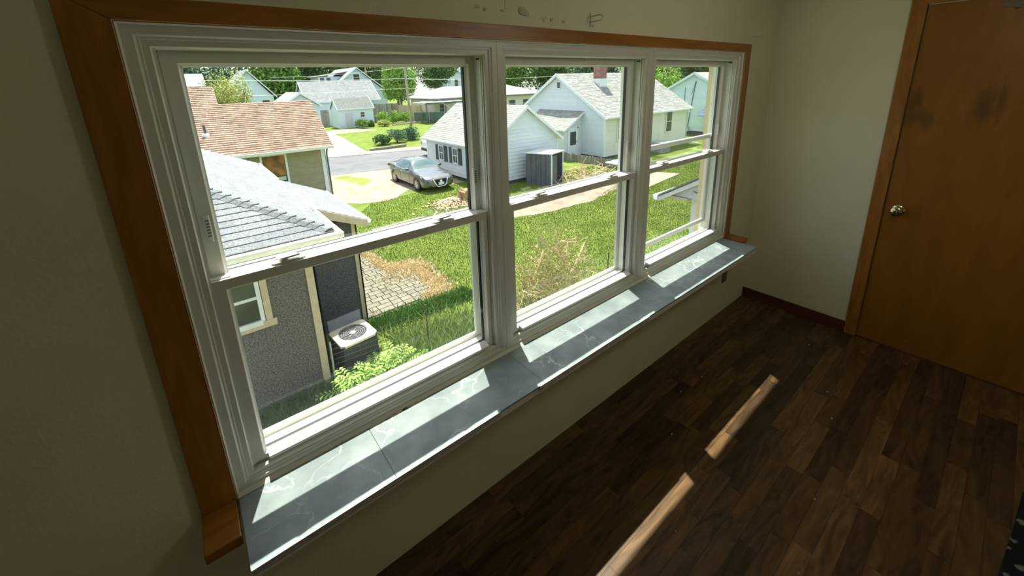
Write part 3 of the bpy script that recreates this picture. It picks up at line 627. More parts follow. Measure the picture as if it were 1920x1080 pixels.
for (x, y, dx, dy, h, r) in ((5.25, 6.25, -.2, 0, 1.35, .028), (5.45, 6.0, .25, .05, 1.3, .03), (5.75, 6.15, -.15, .1, 1.25, .026), (6.05, 6.0, .1, 0, 1.3, .03), (6.3, 6.2, .45, -.05, 1.55, .034), (5.0, 6.1, -.1, 0, 1.0, .022), (5.35, 6.45, 0, .1, 1.3, .026), (5.6, 5.9, .1, -.1, 1.2, .026), (5.9, 6.35, -.1, .1, 1.35, .028), (5.15, 6.0, .1, -.1, 1.15, .024), (6.15, 6.3, .1, .1, 1.2, .024)):
    grow((x, y, G), Vector((dx, dy, 1)), h*.80, r, 0)
for (a, b) in (((5.9, 6.2, -2.75), (5.98, 6.3, -2.0)), ((6.45, 6.1, -2.9), (7.35, 6.35, -2.25)), ((6.2, 6.1, -2.9), (6.6, 6.2, -2.15)), ((5.4, 6.2, -2.7), (5.9, 6.3, -2.0))):
    st.tube([a, tuple((Vector(a)+Vector(b))/2+Vector((.02, 0, -.03))), b], [.034, .030, .026], 7, .9)
st.build('branches', TWIG, tw); fine.build('twigs', TWIG, tw)
lf = MB()
for p in tips:
    for k in range(4):
        c = p+Vector((r_.gauss(0, .07), r_.gauss(0, .07), r_.gauss(0, .06))); a = Vector((r_.gauss(0, 1), r_.gauss(0, 1), r_.gauss(0, 1))).normalized()*.036; b = a.cross(Vector((r_.gauss(0, 1), 1, .3))).normalized()*.010
        lf.add([c-a, c+b, c+a, c-b], [(0, 1, 2, 3)], r_.random())
lf.build('small_leaves', LG['yellow'], tw)
# stump and brush
STUMP = mat('split_stump_wood', (0.16, 0.09, 0.05), (0.46, 0.32, 0.19), scale=6, rough=.95, stretch=(3, 3, .5), detail=6)
sp = MB(); r_ = random.Random(8); n = 26; vs = []; cx, cyy = 9.95, 15.9
for lv, (zz, rad_) in enumerate(((0, .62), (.18, .46), (.45, .40), (.55, .38))):
    for k in range(n):
        a = 2*PI*k/n; q = rad_*(1+.16*math.sin(a*5)+r_.uniform(-.1, .1)); vs.append((cx+q*math.cos(a), cyy+q*math.sin(a), G+zz+(r_.uniform(-.08, .10) if lv == 3 else 0)))
fs = [(l*n+k, l*n+(k+1) % n, (l+1)*n+(k+1) % n, (l+1)*n+k) for l in range(3) for k in range(n)]; vs.append((cx, cyy, G+.42)); fs += [(3*n+k, 3*n+(k+1) % n, 4*n) for k in range(n)]
sp.add(vs, fs); tag(sp.build('tree_stump', STUMP), 'jagged brown tree stump at the edge of the lawn near the sedan', 'stump')
ch = MB()
for k in range(420):
    a = r_.uniform(0, 2*PI); q = abs(r_.gauss(0, .7)); c = Vector((9.4+q*math.cos(a)*1.2, 15.9+q*math.sin(a)*.7, G+.04+max(0, .18-q*.12)*r_.random())); d = Vector((r_.gauss(0, 1), r_.gauss(0, 1), r_.gauss(0, .4))).normalized()
    ch.obox(c, d*.08, d.cross(Vector((0, 0, 1))).normalized()*.025, (0, 0, .015), r_.random())
tag(ch.build('wood_chips', mat('wood_chip', (.38, .27, .16), (.62, .48, .30), scale=9, tint=.3)), 'heap of pale wood chips beside the stump', 'wood chips', kind='stuff')
br = MB()
for k in range(150):
    c = Vector((17.6+r_.gauss(0, 1.1), 15.2+r_.gauss(0, .7), G+.05+abs(r_.gauss(0, .22)))); d = Vector((r_.gauss(0, 1), r_.gauss(0, 1), r_.gauss(0, .5))).normalized()*r_.uniform(.2, .6)
    br.tube([c-d, c+Vector((r_.gauss(0, .06), 0, .08)), c+d], [.012, .016, .007], 4, r_.random())
tag(br.build('brush_pile', TWIG), 'pile of cut brown branches beside the dark storage shed', 'branches', kind='stuff')
# rubble in the grass by the roof corner
rb_ = MB()
for k in range(9): rb_.obox((5.7+.22*k+r_.uniform(-.05, .05), 14.3+r_.uniform(-.12, .12), G+.06), (.10, .02, 0), (-.02, .08, 0), (0, 0, .05), r_.random())
rb_.obox((6.0, 14.75, G+.08), (1.1, .05, 0), (-.01, .05, 0), (0, 0, .05))
tag(rb_.build('stone_border', CONC), 'short row of pale stones and a plank in the grass beyond the grey roof', 'stones', kind='stuff')
# ------------------------------------------------------------------ houses
WHITE = mat('white_siding', (0.62, 0.67, 0.70), (0.66, 0.71, 0.74), scale=3, rough=.6, tint=.03)
YWHITE = mat('cream_white_siding', (0.66, 0.66, 0.53), (0.70, 0.70, 0.57), scale=3, rough=.6, tint=.03)
TRIMW = mat('white_house_trim', (0.68, 0.72, 0.73), rough=.5)
TANS = mat('tan_vinyl_siding', (0.30, 0.265, 0.17), (0.34, 0.30, 0.195), scale=3, rough=.7, tint=.05)
GREYR = mat('grey_shingle', (0.13, 0.138, 0.146), (0.27, 0.28, 0.288), scale=45, rough=.95, tint=.12, detail=3, bump=.3, bscale=90)
PALER = mat('pale_grey_shingle', (0.22, 0.23, 0.205), (0.36, 0.36, 0.32), scale=9, rough=.95, tint=.2, detail=4)
BROWNR = mat('tan_brown_shingle', (0.25, 0.162, 0.112), (0.37, 0.252, 0.182), scale=4, rough=.95, tint=.22, detail=4)
STUCCO = mat('grey_pebble_stucco', (0.055, 0.052, 0.05), (0.23, 0.22, 0.205), scale=38, rough=.95, detail=3, bump=.5, bscale=60, lo=.3, hi=.7)
STUCCO_SHADED = mat('shaded_pebble_stucco', (0.04, 0.045, 0.05), (0.15, 0.16, 0.175), scale=42, rough=.95, detail=3, bump=.5, bscale=60, lo=.3, hi=.7)  # the same stucco, with the shade under the roof overhang put into its colour
TANB = mat('tan_corner_board', (0.50, 0.43, 0.31), (0.58, 0.50, 0.37), scale=8, rough=.8)
FOUND = mat('dark_foundation', (0.10, 0.105, 0.11), (0.16, 0.16, 0.17), scale=5, rough=.95)
DARKG = mat('dark_window_pane', (0.03, 0.035, 0.04), (0.07, 0.08, 0.08), scale=2, rough=.12, spec=.6)
GREENS = mat('dark_green_shutter', (0.035, 0.075, 0.05), rough=.6)
GREYW = mat('weathered_grey_board', (0.20, 0.18, 0.15), (0.34, 0.31, 0.27), scale=5, rough=.95, tint=.25, stretch=(3, 3, .5))
TANW = mat('new_tan_board', (0.42, 0.33, 0.21), (0.56, 0.46, 0.31), scale=5, rough=.95, tint=.2, stretch=(3, 3, .5))
METALG = mat('galvanised_steel', (0.45, 0.47, 0.48), (0.55, 0.57, 0.58), rough=.45, metal=.4)
BRICK = mat('red_brown_brick', (0.22, 0.11, 0.09), (0.36, 0.20, 0.16), scale=6, rough=.9)

def wallbox(parent, name, a, b, m): return MB().box(a, b).build(name, m, parent)
def roof_slab(parent, name, corners, th, m):
    """corners counter-clockwise seen from above; slab hangs below"""
    return MB().prism(corners[::-1], (0, 0, -th)).build(name, m, parent)
def house_window(parent, O, U, wid, hgt, nrm, frame=TRIMW, fw=.07, mid=True, depth=.04, pane=DARKG, vbar=False):
    """O lower-left corner on the wall, U along the wall, nrm outwards"""
    O, U, nrm = Vector(O), Vector(U).normalized(), Vector(nrm).normalized(); Z = Vector((0, 0, 1)); f = MB()
    def bar(u0, u1, z0, z1, d0=0, d1=depth): f.obox(O+U*(u0+u1)/2+Z*(z0+z1)/2+nrm*(d0+d1)/2, U*(u1-u0)/2, nrm*(d1-d0)/2, Z*(z1-z0)/2)
    bar(-fw, 0, -fw, hgt+fw); bar(wid, wid+fw, -fw, hgt+fw); bar(0, wid, hgt, hgt+fw); bar(-fw*.3, wid+fw*.3, -fw*1.2, 0, 0, depth*1.5)
    if mid: bar(0, wid, hgt*.5-.025, hgt*.5+.025, 0, depth*.7)
    if vbar: bar(wid*.5-.015, wid*.5+.015, 0, hgt, 0, depth*.6)
    o = f.build('window', frame, parent)
    MB().obox(O+U*wid/2+Z*hgt/2+nrm*.006, U*wid/2, nrm*.005, Z*hgt/2).build('pane', pane, o); return o
def roofplane(parent, O, U, V, poly, e, w_, m, mode='stuff', name='shingle', hb=.018, ht=.004, **k):
    return cells(poly, O, U, V, e, w_, hb, ht, name, m, parent, mode=mode, gap=.010, stagger=2, jitter=.35, **k)

# ---- the near grey-roofed stucco house
nh = empty('stucco_house', (-1.0, 10, G), 'near neighbour house with grey shingle roof and grey pebbled stucco walls', 'house')
m_ = .46; cs = 1/math.sqrt(1+m_*m_); EZ = -.62; X1, YF = 1.68, 6.85; X2 = 2.80; YL0, YL1, YM = 8.62, 12.1, 15.4; XW = -7.0
MB().box((XW+.4, 7.29, G), (1.32, 15.0, -.72)).build('stucco_wall', STUCCO, nh)
MB().box((1.32, 8.97, G), (2.60, 11.8, -1.15)).build('rear_wall', STUCCO_SHADED, nh)
MB().box((1.20, 7.255, G), (1.355, 7.289, -.72)).box((1.321, 7.255, G), (1.355, 7.42, -.72)).build('corner_board', TANB, nh)
MB().box((2.52, 8.935, G), (2.635, 8.969, -1.1)).box((2.601, 8.935, G), (2.635, 9.07, -1.1)).build('corner_board', TANB, nh)
o = house_window(nh, (-.42, 7.29, -1.97), (1, 0, 0), .86, .80, (0, -1, 0), TRIMW, .07, True, .04)
MB().box((.50, 7.25, -2.0), (.61, 7.289, -1.05)).box((-.62, 7.25, -2.12), (.66, 7.235, -2.0)).box((-.62, 7.25, -2.0), (-.49, 7.289, -1.05)).box((-.62, 7.25, -1.10), (.61, 7.289, -.98)).build('window_surround', TANB, nh)
# roof body under the shingles
ZR = EZ+m_*(X1-(-2.2)); tR = X1+2.2
hip = [(X1, YF, EZ), (-2.2, YF+tR, ZR)]
rb = MB()
rb.add([(X1, YF, EZ), (X1, YM, EZ), (-2.2, YM, ZR), (-2.2, YF+tR, ZR)], [(0, 1, 2, 3)])
rb.add([(XW, YF, EZ), (X1, YF, EZ), (-2.2, YF+tR, ZR), (XW+1.6, YF+tR, ZR)], [(0, 1, 2, 3)])
rb.add([(X1, YF, EZ-.03), (X1, YM, EZ-.03), (XW, YM, EZ-.03), (XW, YF, EZ-.03)], [(0, 1, 2, 3)])
rb.build('roof_deck', TANB, nh)
GUT = mat('white_gutter', (.72, .74, .68), rough=.5)
def gutter(parent, a, b, out, s=.10, m=None):
    a, b, out = Vector(a), Vector(b), Vector(out).normalized(); Z = Vector((0, 0, 1)); mb = MB(); d = b-a; t = .006
    prof = [Vector((0, 0, 0)), Z*-s, out*s*.9-Z*s, out*s*1.15, out*s*1.0, out*s*.80-Z*(s-t*2), out*t-Z*(s-t*2), out*t]
    mb.prism([a+p for p in prof], d)
    o = mb.build('gutter', m or GUT, parent)
    hb_ = MB(); n = max(1, int(d.length/.6))
    for k in range(n+1):
        p = a+d*(k/n if n else 0)*.98+d*.01; hb_.obox(p+out*s*.55-Z*.01, d.normalized()*.012, out*s*.5, Z*.006)
    hb_.build('hanger', GUT, o)['kind'] = 'stuff'; return o
gutter(nh, (XW, YF, EZ-.01), (X1+.10, YF, EZ-.01), (0, -1, 0)); gutter(nh, (X1, YF-.10, EZ-.01), (X1, YL0-.02, EZ-.01), (1, 0, 0), .085); gutter(nh, (X1, YL1+.1, EZ-.01), (X1, YM, EZ-.01), (1, 0, 0), .085)
rr = random.Random(31)
# front slope: big shingles one by one
U, V = Vector((1, 0, 0)), Vector((0, 1, m_)).normalized()
tt = 3.4; poly = [(-3.4, 0), (0, 0), (-tt, tt/cs), (-3.4, tt/cs)]
cells(poly, (X1, YF, EZ), U, V, .155, .33, .016, .004, 'shingle', GREYR, nh, mode='parts', gap=.003, stagger=2, jitter=.3, limit=300, rand=rr, minarea=.002)
cells([(-8.6, 0), (-3.4, 0), (-3.4, tR/cs), (-7.0, tR/cs)], (X1, YF, EZ), U, V, .155, .33, .016, .004, 'shingle', GREYR, nh, mode='stuff', gap=.003, stagger=2, jitter=.3, rand=rr)
# side slope (faces +x): smaller in the picture, joined
Us, Vs = Vector((0, 1, 0)), Vector((-1, 0, m_)).normalized()
Ls = (tR)/cs
roofplane(nh, (X1, YF, EZ), Us, Vs, [(0, 0), (YM-YF, 0), (YM-YF, Ls), (tR, Ls)], .145, .33, GREYR, hb=.014)
# lean-to continuing the side slope lower down
dz = m_*(X2-X1)
MB().prism([(X2, YL0, EZ-dz), (X2, YL1, EZ-dz), (X1, YL1, EZ), (X1, YL0, EZ)][::-1], (0, 0, -.05)).build('lean_to_deck', TANB, nh)
roofplane(nh, (X2, YL0, EZ-dz), Us, Vs, [(0, 0), (YL1-YL0, 0), (YL1-YL0, (X2-X1)/cs), (0, (X2-X1)/cs)], .145, .33, GREYR, hb=.014)
gutter(nh, (X2, YL0, EZ-dz-.01), (X2, YL1, EZ-dz-.01), (1, 0, 0), .07)
MB().prism([(X2, YL0-.02, EZ-dz-.005), (X1-.05, YL0-.02, EZ-.005+.02), (X1-.05, YL0-.02, EZ-.17), (X2, YL0-.02, EZ-dz-.15)], (0, .022, 0)).build('rake_board', TANB, nh)
MB().prism([(X2-.05, YL0+.005, EZ-dz-.12), (X1-.05, YL0+.005, EZ-.14), (X1-.05, YL0+.34, EZ-.14), (X2-.05, YL0+.34, EZ-dz-.12)], (0, 0, -.012)).build('soffit', TANB, nh)
# hip caps, one by one
hd = (Vector(hip[1])-Vector(hip[0])); hl = hd.length; hd.normalize(); nfr = Vector((0, -m_, 1)).normalized(); nsi = Vector((m_, 0, 1)).normalized()
fdir = Vector((-1, 0, 0)); sdir = Vector((0, 1, 0))
k = 0; s = .02
while s < hl-.2:
    p0 = Vector(hip[0])+hd*s; p1 = p0+hd*.21; h0 = .032; h1 = .010; wd = .19
    lf_ = Vector((-1, -.0, 0)); a0 = p0+Vector((-wd*.95, .0, .0))+nfr*(h0*.55); b0 = p0+Vector((0, wd*.95, 0))+nsi*(h0*.55); c0 = p0+Vector((0, 0, 1))*(h0+.034)
    a1 = p1+Vector((-wd*.95, 0, 0))+nfr*h1; b1 = p1+Vector((0, wd*.95, 0))+nsi*h1; c1 = p1+Vector((0, 0, 1))*(h1+.030)
    m1 = (a0+c0)/2+Vector((0, 0, .020)); n1 = (b0+c0)/2+Vector((0, 0, .020)); m2 = (a1+c1)/2+Vector((0, 0, .020)); n2 = (b1+c1)/2+Vector((0, 0, .020))
    dn = Vector((0, 0, -.010))
    mb = MB(); mb.add([a0, m1, c0, n1, b0, a1, m2, c1, n2, b1, a0+dn, m1+dn, c0+dn, n1+dn, b0+dn],
                      [(0, 1, 6, 5), (1, 2, 7, 6), (2, 3, 8, 7), (3, 4, 9, 8), (10, 11, 1, 0), (11, 12, 2, 1), (12, 13, 3, 2), (13, 14, 4, 3)], rr.random())
    mb.build('hip_cap', GREYR, nh); s += .165; k += 1

# air conditioner and wire fence
ac = empty('air_conditioner', (1.95, 7.62, G), 'dark outdoor air conditioner with a cream round-grilled top beside the stucco wall', 'air conditioner')
ca = .10; ACU = Vector((math.cos(ca), math.sin(ca), 0)); ACV = Vector((-math.sin(ca), math.cos(ca), 0)); acc = Vector((1.90, 7.58, 0))
AH = -3.02
acb = MB(); acb.obox(acc+Vector((0, 0, (G+AH)/2)), ACU*.34, ACV*.34, (0, 0, (AH-G)/2-.01)); acb.build('body', mat('dark_ac_fins', (.035, .037, .045), (.07, .07, .08), scale=40, stretch=(1, 1, .1)), ac)
CRM = mat('cream_enamel', (.66, .60, .42), rough=.5)
tp = MB(); n = 28; vs = []; fs = []
for k in range(n):
    a = 2*PI*k/n; sq = 1/max(abs(math.cos(a)), abs(math.sin(a))); q = min(sq, 1.30)
    vs.append(acc+ACU*(.36*q*math.cos(a))+ACV*(.36*q*math.sin(a))+Vector((0, 0, AH))); vs.append(acc+ACU*(.27*math.cos(a))+ACV*(.27*math.sin(a))+Vector((0, 0, AH+.012)))
    vs.append(acc+ACU*(.36*q*math.cos(a))+ACV*(.36*q*math.sin(a))+Vector((0, 0, AH-.04)))
for k in range(n): j = (k+1) % n; fs += [(3*k, 3*j, 3*j+1, 3*k+1), (3*k+2, 3*j+2, 3*j, 3*k)]
tp.add(vs, fs); tp.build('top_cover', CRM, ac, smooth=40)
gr = MB()
for q in (.06, .10, .14, .18, .22, .26): gr.tube([acc+ACU*(q*math.cos(a))+ACV*(q*math.sin(a))+Vector((0, 0, AH+.004)) for a in [2*PI*k/24 for k in range(25)]], .004, 4, caps=False)
for k in range(8): a = PI*k/4; gr.tube([acc+Vector((0, 0, AH+.006)), acc+(ACU*math.cos(a)+ACV*math.sin(a))*.27+Vector((0, 0, AH+.006))], .004, 4)
gr.lathe(acc+Vector((0, 0, AH-.01)), (0, 0, 1), [(0, .055), (.02, .05), (.026, .03)], 16); gr.build('fan_grille', mat('grey_grille', (.42, .42, .40), rough=.5), ac)
MB().obox(acc+ACV*.37+Vector((0, 0, AH+.10)), ACU*.33, ACV*.02, (0, 0, .12)).build('lifted_panel', mat('blue_grey_panel', (.16, .17, .21), rough=.6), ac)
wf = empty('wire_fence', (3.2, 7.07, G), 'thin wire garden fence on metal stakes below the left window', 'fence')
posts = [(1.36, 7.12, .95), (3.24, 7.05, 1.0), (5.4, 6.45, .95), (7.66, 5.85, 1.25)]
for i, (x, y, h) in enumerate(posts):
    MB().tube([(x, y, G), (x+.01, y, G+h)], .016, 6).build('stake', METALG if i == 0 else mat('rusty_stake', (.16, .09, .06), rough=.9), wf)
wr = MB()
for i in range(3):
    a, b = Vector(posts[i][:2]+(G,)), Vector(posts[i+1][:2]+(G,)); L_ = (b-a).length; hh = .85
    for k in range(9): z = .04+k*hh/8; wr.tube([a+Vector((0, 0, z)), (a+b)/2+Vector((0, 0, z-.03)), b+Vector((0, 0, z))], .0013, 3)
    for k in range(int(L_/.1)): p = a+(b-a)*(k*.1/L_); wr.tube([p+Vector((0, 0, .04)), p+Vector((0, 0, hh))], .0010, 3)
o = wr.build('wire_netting', FOUND, wf)

# ---- brown shingled tan house
bh = empty('tan_house', (1.5, 24, G), 'tan vinyl-sided house with a brown shingle roof and a boarded window', 'house')
bm = .675; bc = 1/math.sqrt(1+bm*bm); BE = -1.05; YE = 21.0; XB = 5.62; YR = 24.1; XBL = -8
MB().box((XBL, 21.5, G), (5.30, 26.7, BE+.1)).build('wall_core', TANS, bh)
ZRB = BE+bm*(YR-YE)
MB().prism([(5.30, 21.5, BE), (5.30, 26.7, BE), (5.30, YR, ZRB-.15)], (-.2, 0, 0)).build('gable_wall', TANS, bh)
cells([(0, 0), (6.9, 0), (6.9, 2.72), (0, 2.72)], (-1.6, 21.5, -3.55), (1, 0, 0), (0, 0, 1), .115, None, .018, .003, 'siding_board', TANS, bh, gap=.0, holes=((4.14, 5.1, 1.1, 2.4),)) if False else None
for k in range(24):
    z0 = -3.6+k*.105; z1 = z0+.105
    if z0 > -1.2: break
    for a, b in (((-1.6, 5.22),) if (z1 < -2.62) else ((-1.6, 2.52), (3.60, 5.22))):
        MB().add([(a, 21.482, z0), (b, 21.482, z0), (b, 21.497, z1), (a, 21.497, z1), (a, 21.5, z0), (b, 21.5, z0)], [(0, 1, 2, 3), (4, 5, 1, 0)], rr.random()).build('siding_board', TANS, bh)
bw = house_window(bh, (2.58, 21.48, -2.57), (1, 0, 0), .92, 1.26, (0, -1, 0), TRIMW, .09, False, .05)
PLY = mat('weathered_plywood', (.13, .065, .03), (.42, .20, .06), scale=3, rough=.8, detail=7)
MB().box((2.60, 21.43, -2.28), (3.48, 21.455, -1.33)).build('board_cover', PLY, bh)
MB().box((2.62, 21.44, -2.5), (3.44, 21.46, -2.32)).build('lower_sash', mat('pale_green_board', (.50, .54, .42), rough=.6), bh)
MB().box((5.12, 21.455, G), (5.32, 21.499, BE+.05)).box((5.301, 21.455, G), (5.33, 21.65, BE+.05)).build('corner_board', TRIMW, bh)
MB().tube([(5.42, 21.3, BE-.1), (5.38, 21.44, BE-.4), (5.38, 21.44, G+.1)], .045, 6).build('downspout', mat('dark_spout', (.09, .10, .11), rough=.5), bh)
rk = MB().prism([(XB, YE-.05, BE-.02), (XB, YR, ZRB-.02), (XB, 27.2, BE-.02), (XB, 27.2, BE-.16), (XB, YR, ZRB-.17), (XB, YE-.05, BE-.16)], (-.03, 0, 0)); rk.build('rake_board', TRIMW, bh)
MB().prism([(XBL, YE, BE), (XB, YE, BE), (XB, YR, ZRB), (XBL, YR, ZRB)][::1], (0, 0, -.05)).build('roof_deck', TRIMW, bh)
MB().prism([(XBL, YR, ZRB), (XB, YR, ZRB), (XB, 27.2, BE), (XBL, 27.2, BE)], (0, 0, -.05)).build('roof_deck', TRIMW, bh)
MB().box((XBL, YE+.03, BE-.13), (XB-.02, 21.48, BE-.1)).build('soffit', TRIMW, bh)
gutter(bh, (XBL, YE, BE-.0), (XB, YE, BE-.0), (0, -1, 0), .13, GUT)
Lb = (YR-YE)/bc; Ub, Vb = Vector((1, 0, 0)), Vector((0, 1, bm)).normalized()
roofplane(bh, (XB, YE, BE), Ub, Vb, [(-9.5, 0), (0, 0), (0, Lb), (-9.5, Lb)], .145, .32, BROWNR, hb=.03)
YR2 = 25.35; L2 = (YR2-YE)/bc
MB().prism([(XBL, YR, ZRB), (1.55, YR, ZRB), (1.55, YR2, BE+bm*(YR2-YE)), (XBL, YR2, BE+bm*(YR2-YE))], (0, 0, -.05)).build('upper_roof_deck', TRIMW, bh)
MB().prism([(1.53, YR, ZRB-.1), (1.53, YR2, BE+bm*(YR2-YE)-.02), (1.53, 27.2, BE)], (-.1, 0, 0)).build('upper_gable', TANS, bh)
roofplane(bh, (1.55, YE, BE), Ub, Vb, [(-5.4, Lb), (0, Lb), (0, L2), (-5.4, L2)], .145, .32, BROWNR, hb=.03)
vp = MB(); zz = BE+bm*(22.3-YE); vp.tube([(.78, 22.3, zz), (.76, 22.3, zz+.42)], .05, 8); vp.build('vent_pipe', FOUND, bh)
vp = MB(); vp.lathe((.78, 22.28, zz-.04), (0, -.5, 1), [(0, .16), (.05, .13), (.10, .06)], 12); vp.build('pipe_flashing', GUT, bh)

# ---- white garage with green shutters
ga = empty('white_garage', (14.5, 20.3, G), 'white clapboard garage with green-shuttered windows and grey shingle roof', 'garage')
GX0, GX1, GY0, GY1, GB = 12.0, 17.05, 17.0, 23.6, -3.50; GE = -1.55; GP = .46; GXM = (GX0+GX1)/2
gm = (GP-GE)/(GXM-(GX0-.25)); gc = 1/math.sqrt(1+gm*gm)
MB().box((GX0, GY0, GB), (GX1, GY1, GE+.1)).build('wall_core', WHITE, ga)
MB().box((GX0+.12, GY0+.12, G), (GX1-.12, GY1-.12, GB)).build('foundation', FOUND, ga)
MB().prism([(GX0, GY0, GE+.1), (GX1, GY0, GE+.1), (GXM, GY0, GP-.12)], (0, .1, 0)).build('gable_wall', WHITE, ga)
MB().prism([(GX0, GY1, GE+.1), (GX1, GY1, GE+.1), (GXM, GY1, GP-.12)], (0, -.1, 0)).build('gable_wall', WHITE, ga)
W_ = GX1-GX0; ze = GE+.2-GB; zp = GP-.12-GB
cells([(0, 0), (W_, 0), (W_, ze), (W_/2, zp), (0, ze)], (GX0, GY0, GB), (1, 0, 0), (0, 0, 1), .195, None, .030, .004, 'clapboard', WHITE, ga, rand=rr)
shw = ((18.75-GY0, 1.0), (20.45-GY0, 1.0), (22.1-GY0, 1.0))
Ly = GY1-GY0
cells([(0, 0), (Ly, 0), (Ly, ze-.1), (0, ze-.1)], (GX0, GY1, GB), (0, -1, 0), (0, 0, 1), .195, None, .030, .004, 'clapboard', WHITE, ga, rand=rr)
for yc in (18.35, 20.15, 21.75):
    house_window(ga, (GX0-.03, yc+.24, -2.72), (0, -1, 0), .48, .80, (-1, 0, 0), TRIMW, .06, True, .05, vbar=True)
    for s_ in (-1, 1):
        sh = MB(); y_ = yc+s_*.50; sh.box((GX0-.07, y_-.17, -2.80), (GX0-.031, y_+.17, -1.86))
        for k in range(10): sh.obox((GX0-.074, y_, -2.74+k*.09), (0, .13, 0), (.012, 0, .012), (0, 0, .004))
        sh.build('shutter', GREENS, ga)
MB().box((GX0-.04, GY0-.04, GB), (GX0+.09, GY0-.0, GE)).box((GX1-.09, GY0-.04, GB), (GX1+.02, GY0-.0, GE)).box((GX0-.04, GY0-.03, GB), (GX0-.0, GY0+.09, GE)).box((GX0-.04, GY1-.09, GB), (GX0-.0, GY1+.03, GE)).build('corner_board', TRIMW, ga)
YO0, YO1 = GY0-.25, GY1+.25; eL = GX0-.25; eR = GX1+.25; LS = (GXM-eL)/gc
for (xa, sgn) in ((eL, 1), (eR, -1)):
    MB().prism([(xa, YO0, GE), (xa, YO1, GE), (GXM, YO1, GP), (GXM, YO0, GP)], (0, 0, -.06)).build('roof_deck', TRIMW, ga)
    if sgn == 1: roofplane(ga, (xa, YO1, GE), (0, -1, 0), (1, 0, gm), [(0, 0), (YO1-YO0, 0), (YO1-YO0, LS), (0, LS)], .15, .33, PALER)
    else: roofplane(ga, (xa, YO0, GE), (0, 1, 0), (-1, 0, gm), [(0, 0), (YO1-YO0, 0), (YO1-YO0, LS), (0, LS)], .15, .33, PALER)
MB().prism([(eL, YO0-.02, GE+.02), (GXM, YO0-.02, GP+.02), (eR, YO0-.02, GE+.02), (eR, YO0-.02, GE-.14), (GXM, YO0-.02, GP-.16), (eL, YO0-.02, GE-.14)], (0, -.03, 0)).build('rake_board', TRIMW, ga)
gutter(ga, (eL, YO0, GE), (eL, YO1, GE), (-1, 0, 0), .09, TRIMW)

# ---- white house with the brick chimney
wh = empty('white_house', (27.8, 22.1, G), 'white-sided house with grey shingle roof and brick chimney', 'house')
HX0, HX1, HY0, HY1 = 22.35, 33.1, 17.75, 26.5; HB = -3.50; HE = -.78; HP = 2.18; HYM = (HY0+HY1)/2; hm = (HP-HE)/(HYM-(HY0-.3)); hc_ = 1/math.sqrt(1+hm*hm)
MB().box((HX0, HY0, HB), (HX1, HY1, HE+.1)).build('wall_core', YWHITE, wh)
MB().box((HX0+.1, HY0+.1, G), (HX1-.1, HY1-.1, HB)).build('foundation', FOUND, wh)
MB().prism([(HX0, HY0, HE+.1), (HX0, HY1, HE+.1), (HX0, HYM, HP-.15)], (.1, 0, 0)).build('gable_wall', WHITE, wh)
MB().prism([(HX1, HY0, HE+.1), (HX1, HY1, HE+.1), (HX1, HYM, HP-.15)], (-.1, 0, 0)).build('gable_wall', WHITE, wh)
Wy = HY1-HY0; ze = HE+.18-HB; zp = HP-.15-HB
cells([(0, 0), (Wy, 0), (Wy, ze), (Wy/2, zp), (0, ze)], (HX0, HY1, HB), (0, -1, 0), (0, 0, 1), .118, None, .022, .003, 'clapboard', WHITE, wh, rand=rr)
cells([(0, 0), (HX1-HX0, 0), (HX1-HX0, ze-.05), (0, ze-.05)], (HX0, HY0, HB), (1, 0, 0), (0, 0, 1), .118, None, .022, .003, 'clapboard', YWHITE, wh, rand=rr)
for xa, ww in ((23.75, 1.0), (29.9, .75)): house_window(wh, (xa, HY0-.022, -2.45), (1, 0, 0), ww, 1.55, (0, -1, 0), YWHITE, .10, True, .05)
house_window(wh, (HX0-.022, HYM+.15, 1.15), (0, -1, 0), .32, .42, (-1, 0, 0), TRIMW, .05, False, .04)
MB().box((HX0-.04, HY0-.04, HB), (HX0+.10, HY0, HE)).box((HX0-.04, HY0-.0, HB), (HX0, HY0+.10, HE)).box((HX1-.10, HY0-.04, HB), (HX1+.04, HY0, HE)).build('corner_board', TRIMW, wh)
ha, hb2 = HY0-.3, HY1+.3; hx0, hx1 = HX0-.3, HX1+.35; LH = (HYM-ha)/hc_
MB().prism([(hx0, ha, HE), (hx1, ha, HE), (hx1, HYM, HP), (hx0, HYM, HP)], (0, 0, -.07)).build('roof_deck', TRIMW, wh)
MB().prism([(hx0, HYM, HP), (hx1, HYM, HP), (hx1, hb2, HE), (hx0, hb2, HE)], (0, 0, -.07)).build('roof_deck', TRIMW, wh)
roofplane(wh, (hx0, ha, HE), (1, 0, 0), (0, 1, hm), [(0, 0), (hx1-hx0, 0), (hx1-hx0, LH), (0, LH)], .15, .34, PALER)
roofplane(wh, (hx1, hb2, HE), (-1, 0, 0), (0, -1, hm), [(0, 0), (hx1-hx0, 0), (hx1-hx0, LH), (0, LH)], .15, .34, PALER)
MB().prism([(hx0-.02, ha, HE+.02), (hx0-.02, HYM, HP+.03), (hx0-.02, hb2, HE+.02), (hx0-.02, hb2, HE-.18), (hx0-.02, HYM, HP-.19), (hx0-.02, ha, HE-.18)], (-.03, 0, 0)).build('rake_board', TRIMW, wh)
gutter(wh, (hx0, ha, HE), (hx1, ha, HE), (0, -1, 0), .11, TRIMW)
ds = MB(); ds.tube([(hx1-.15, ha-.05, HE-.08), (hx1-.4, HY0-.08, HE-.45), (hx1-.42, HY0-.06, -3.45), (hx1-.2, HY0-.35, -3.62), (hx1-.1, HY0-1.0, -3.66)], .05, 6); ds.build('downspout', TRIMW, wh)
ck = MB(); ck.box((25.1, HYM-1.6, .9), (25.85, HYM-.95, 3.0)); ck.build('chimney', BRICK, wh)
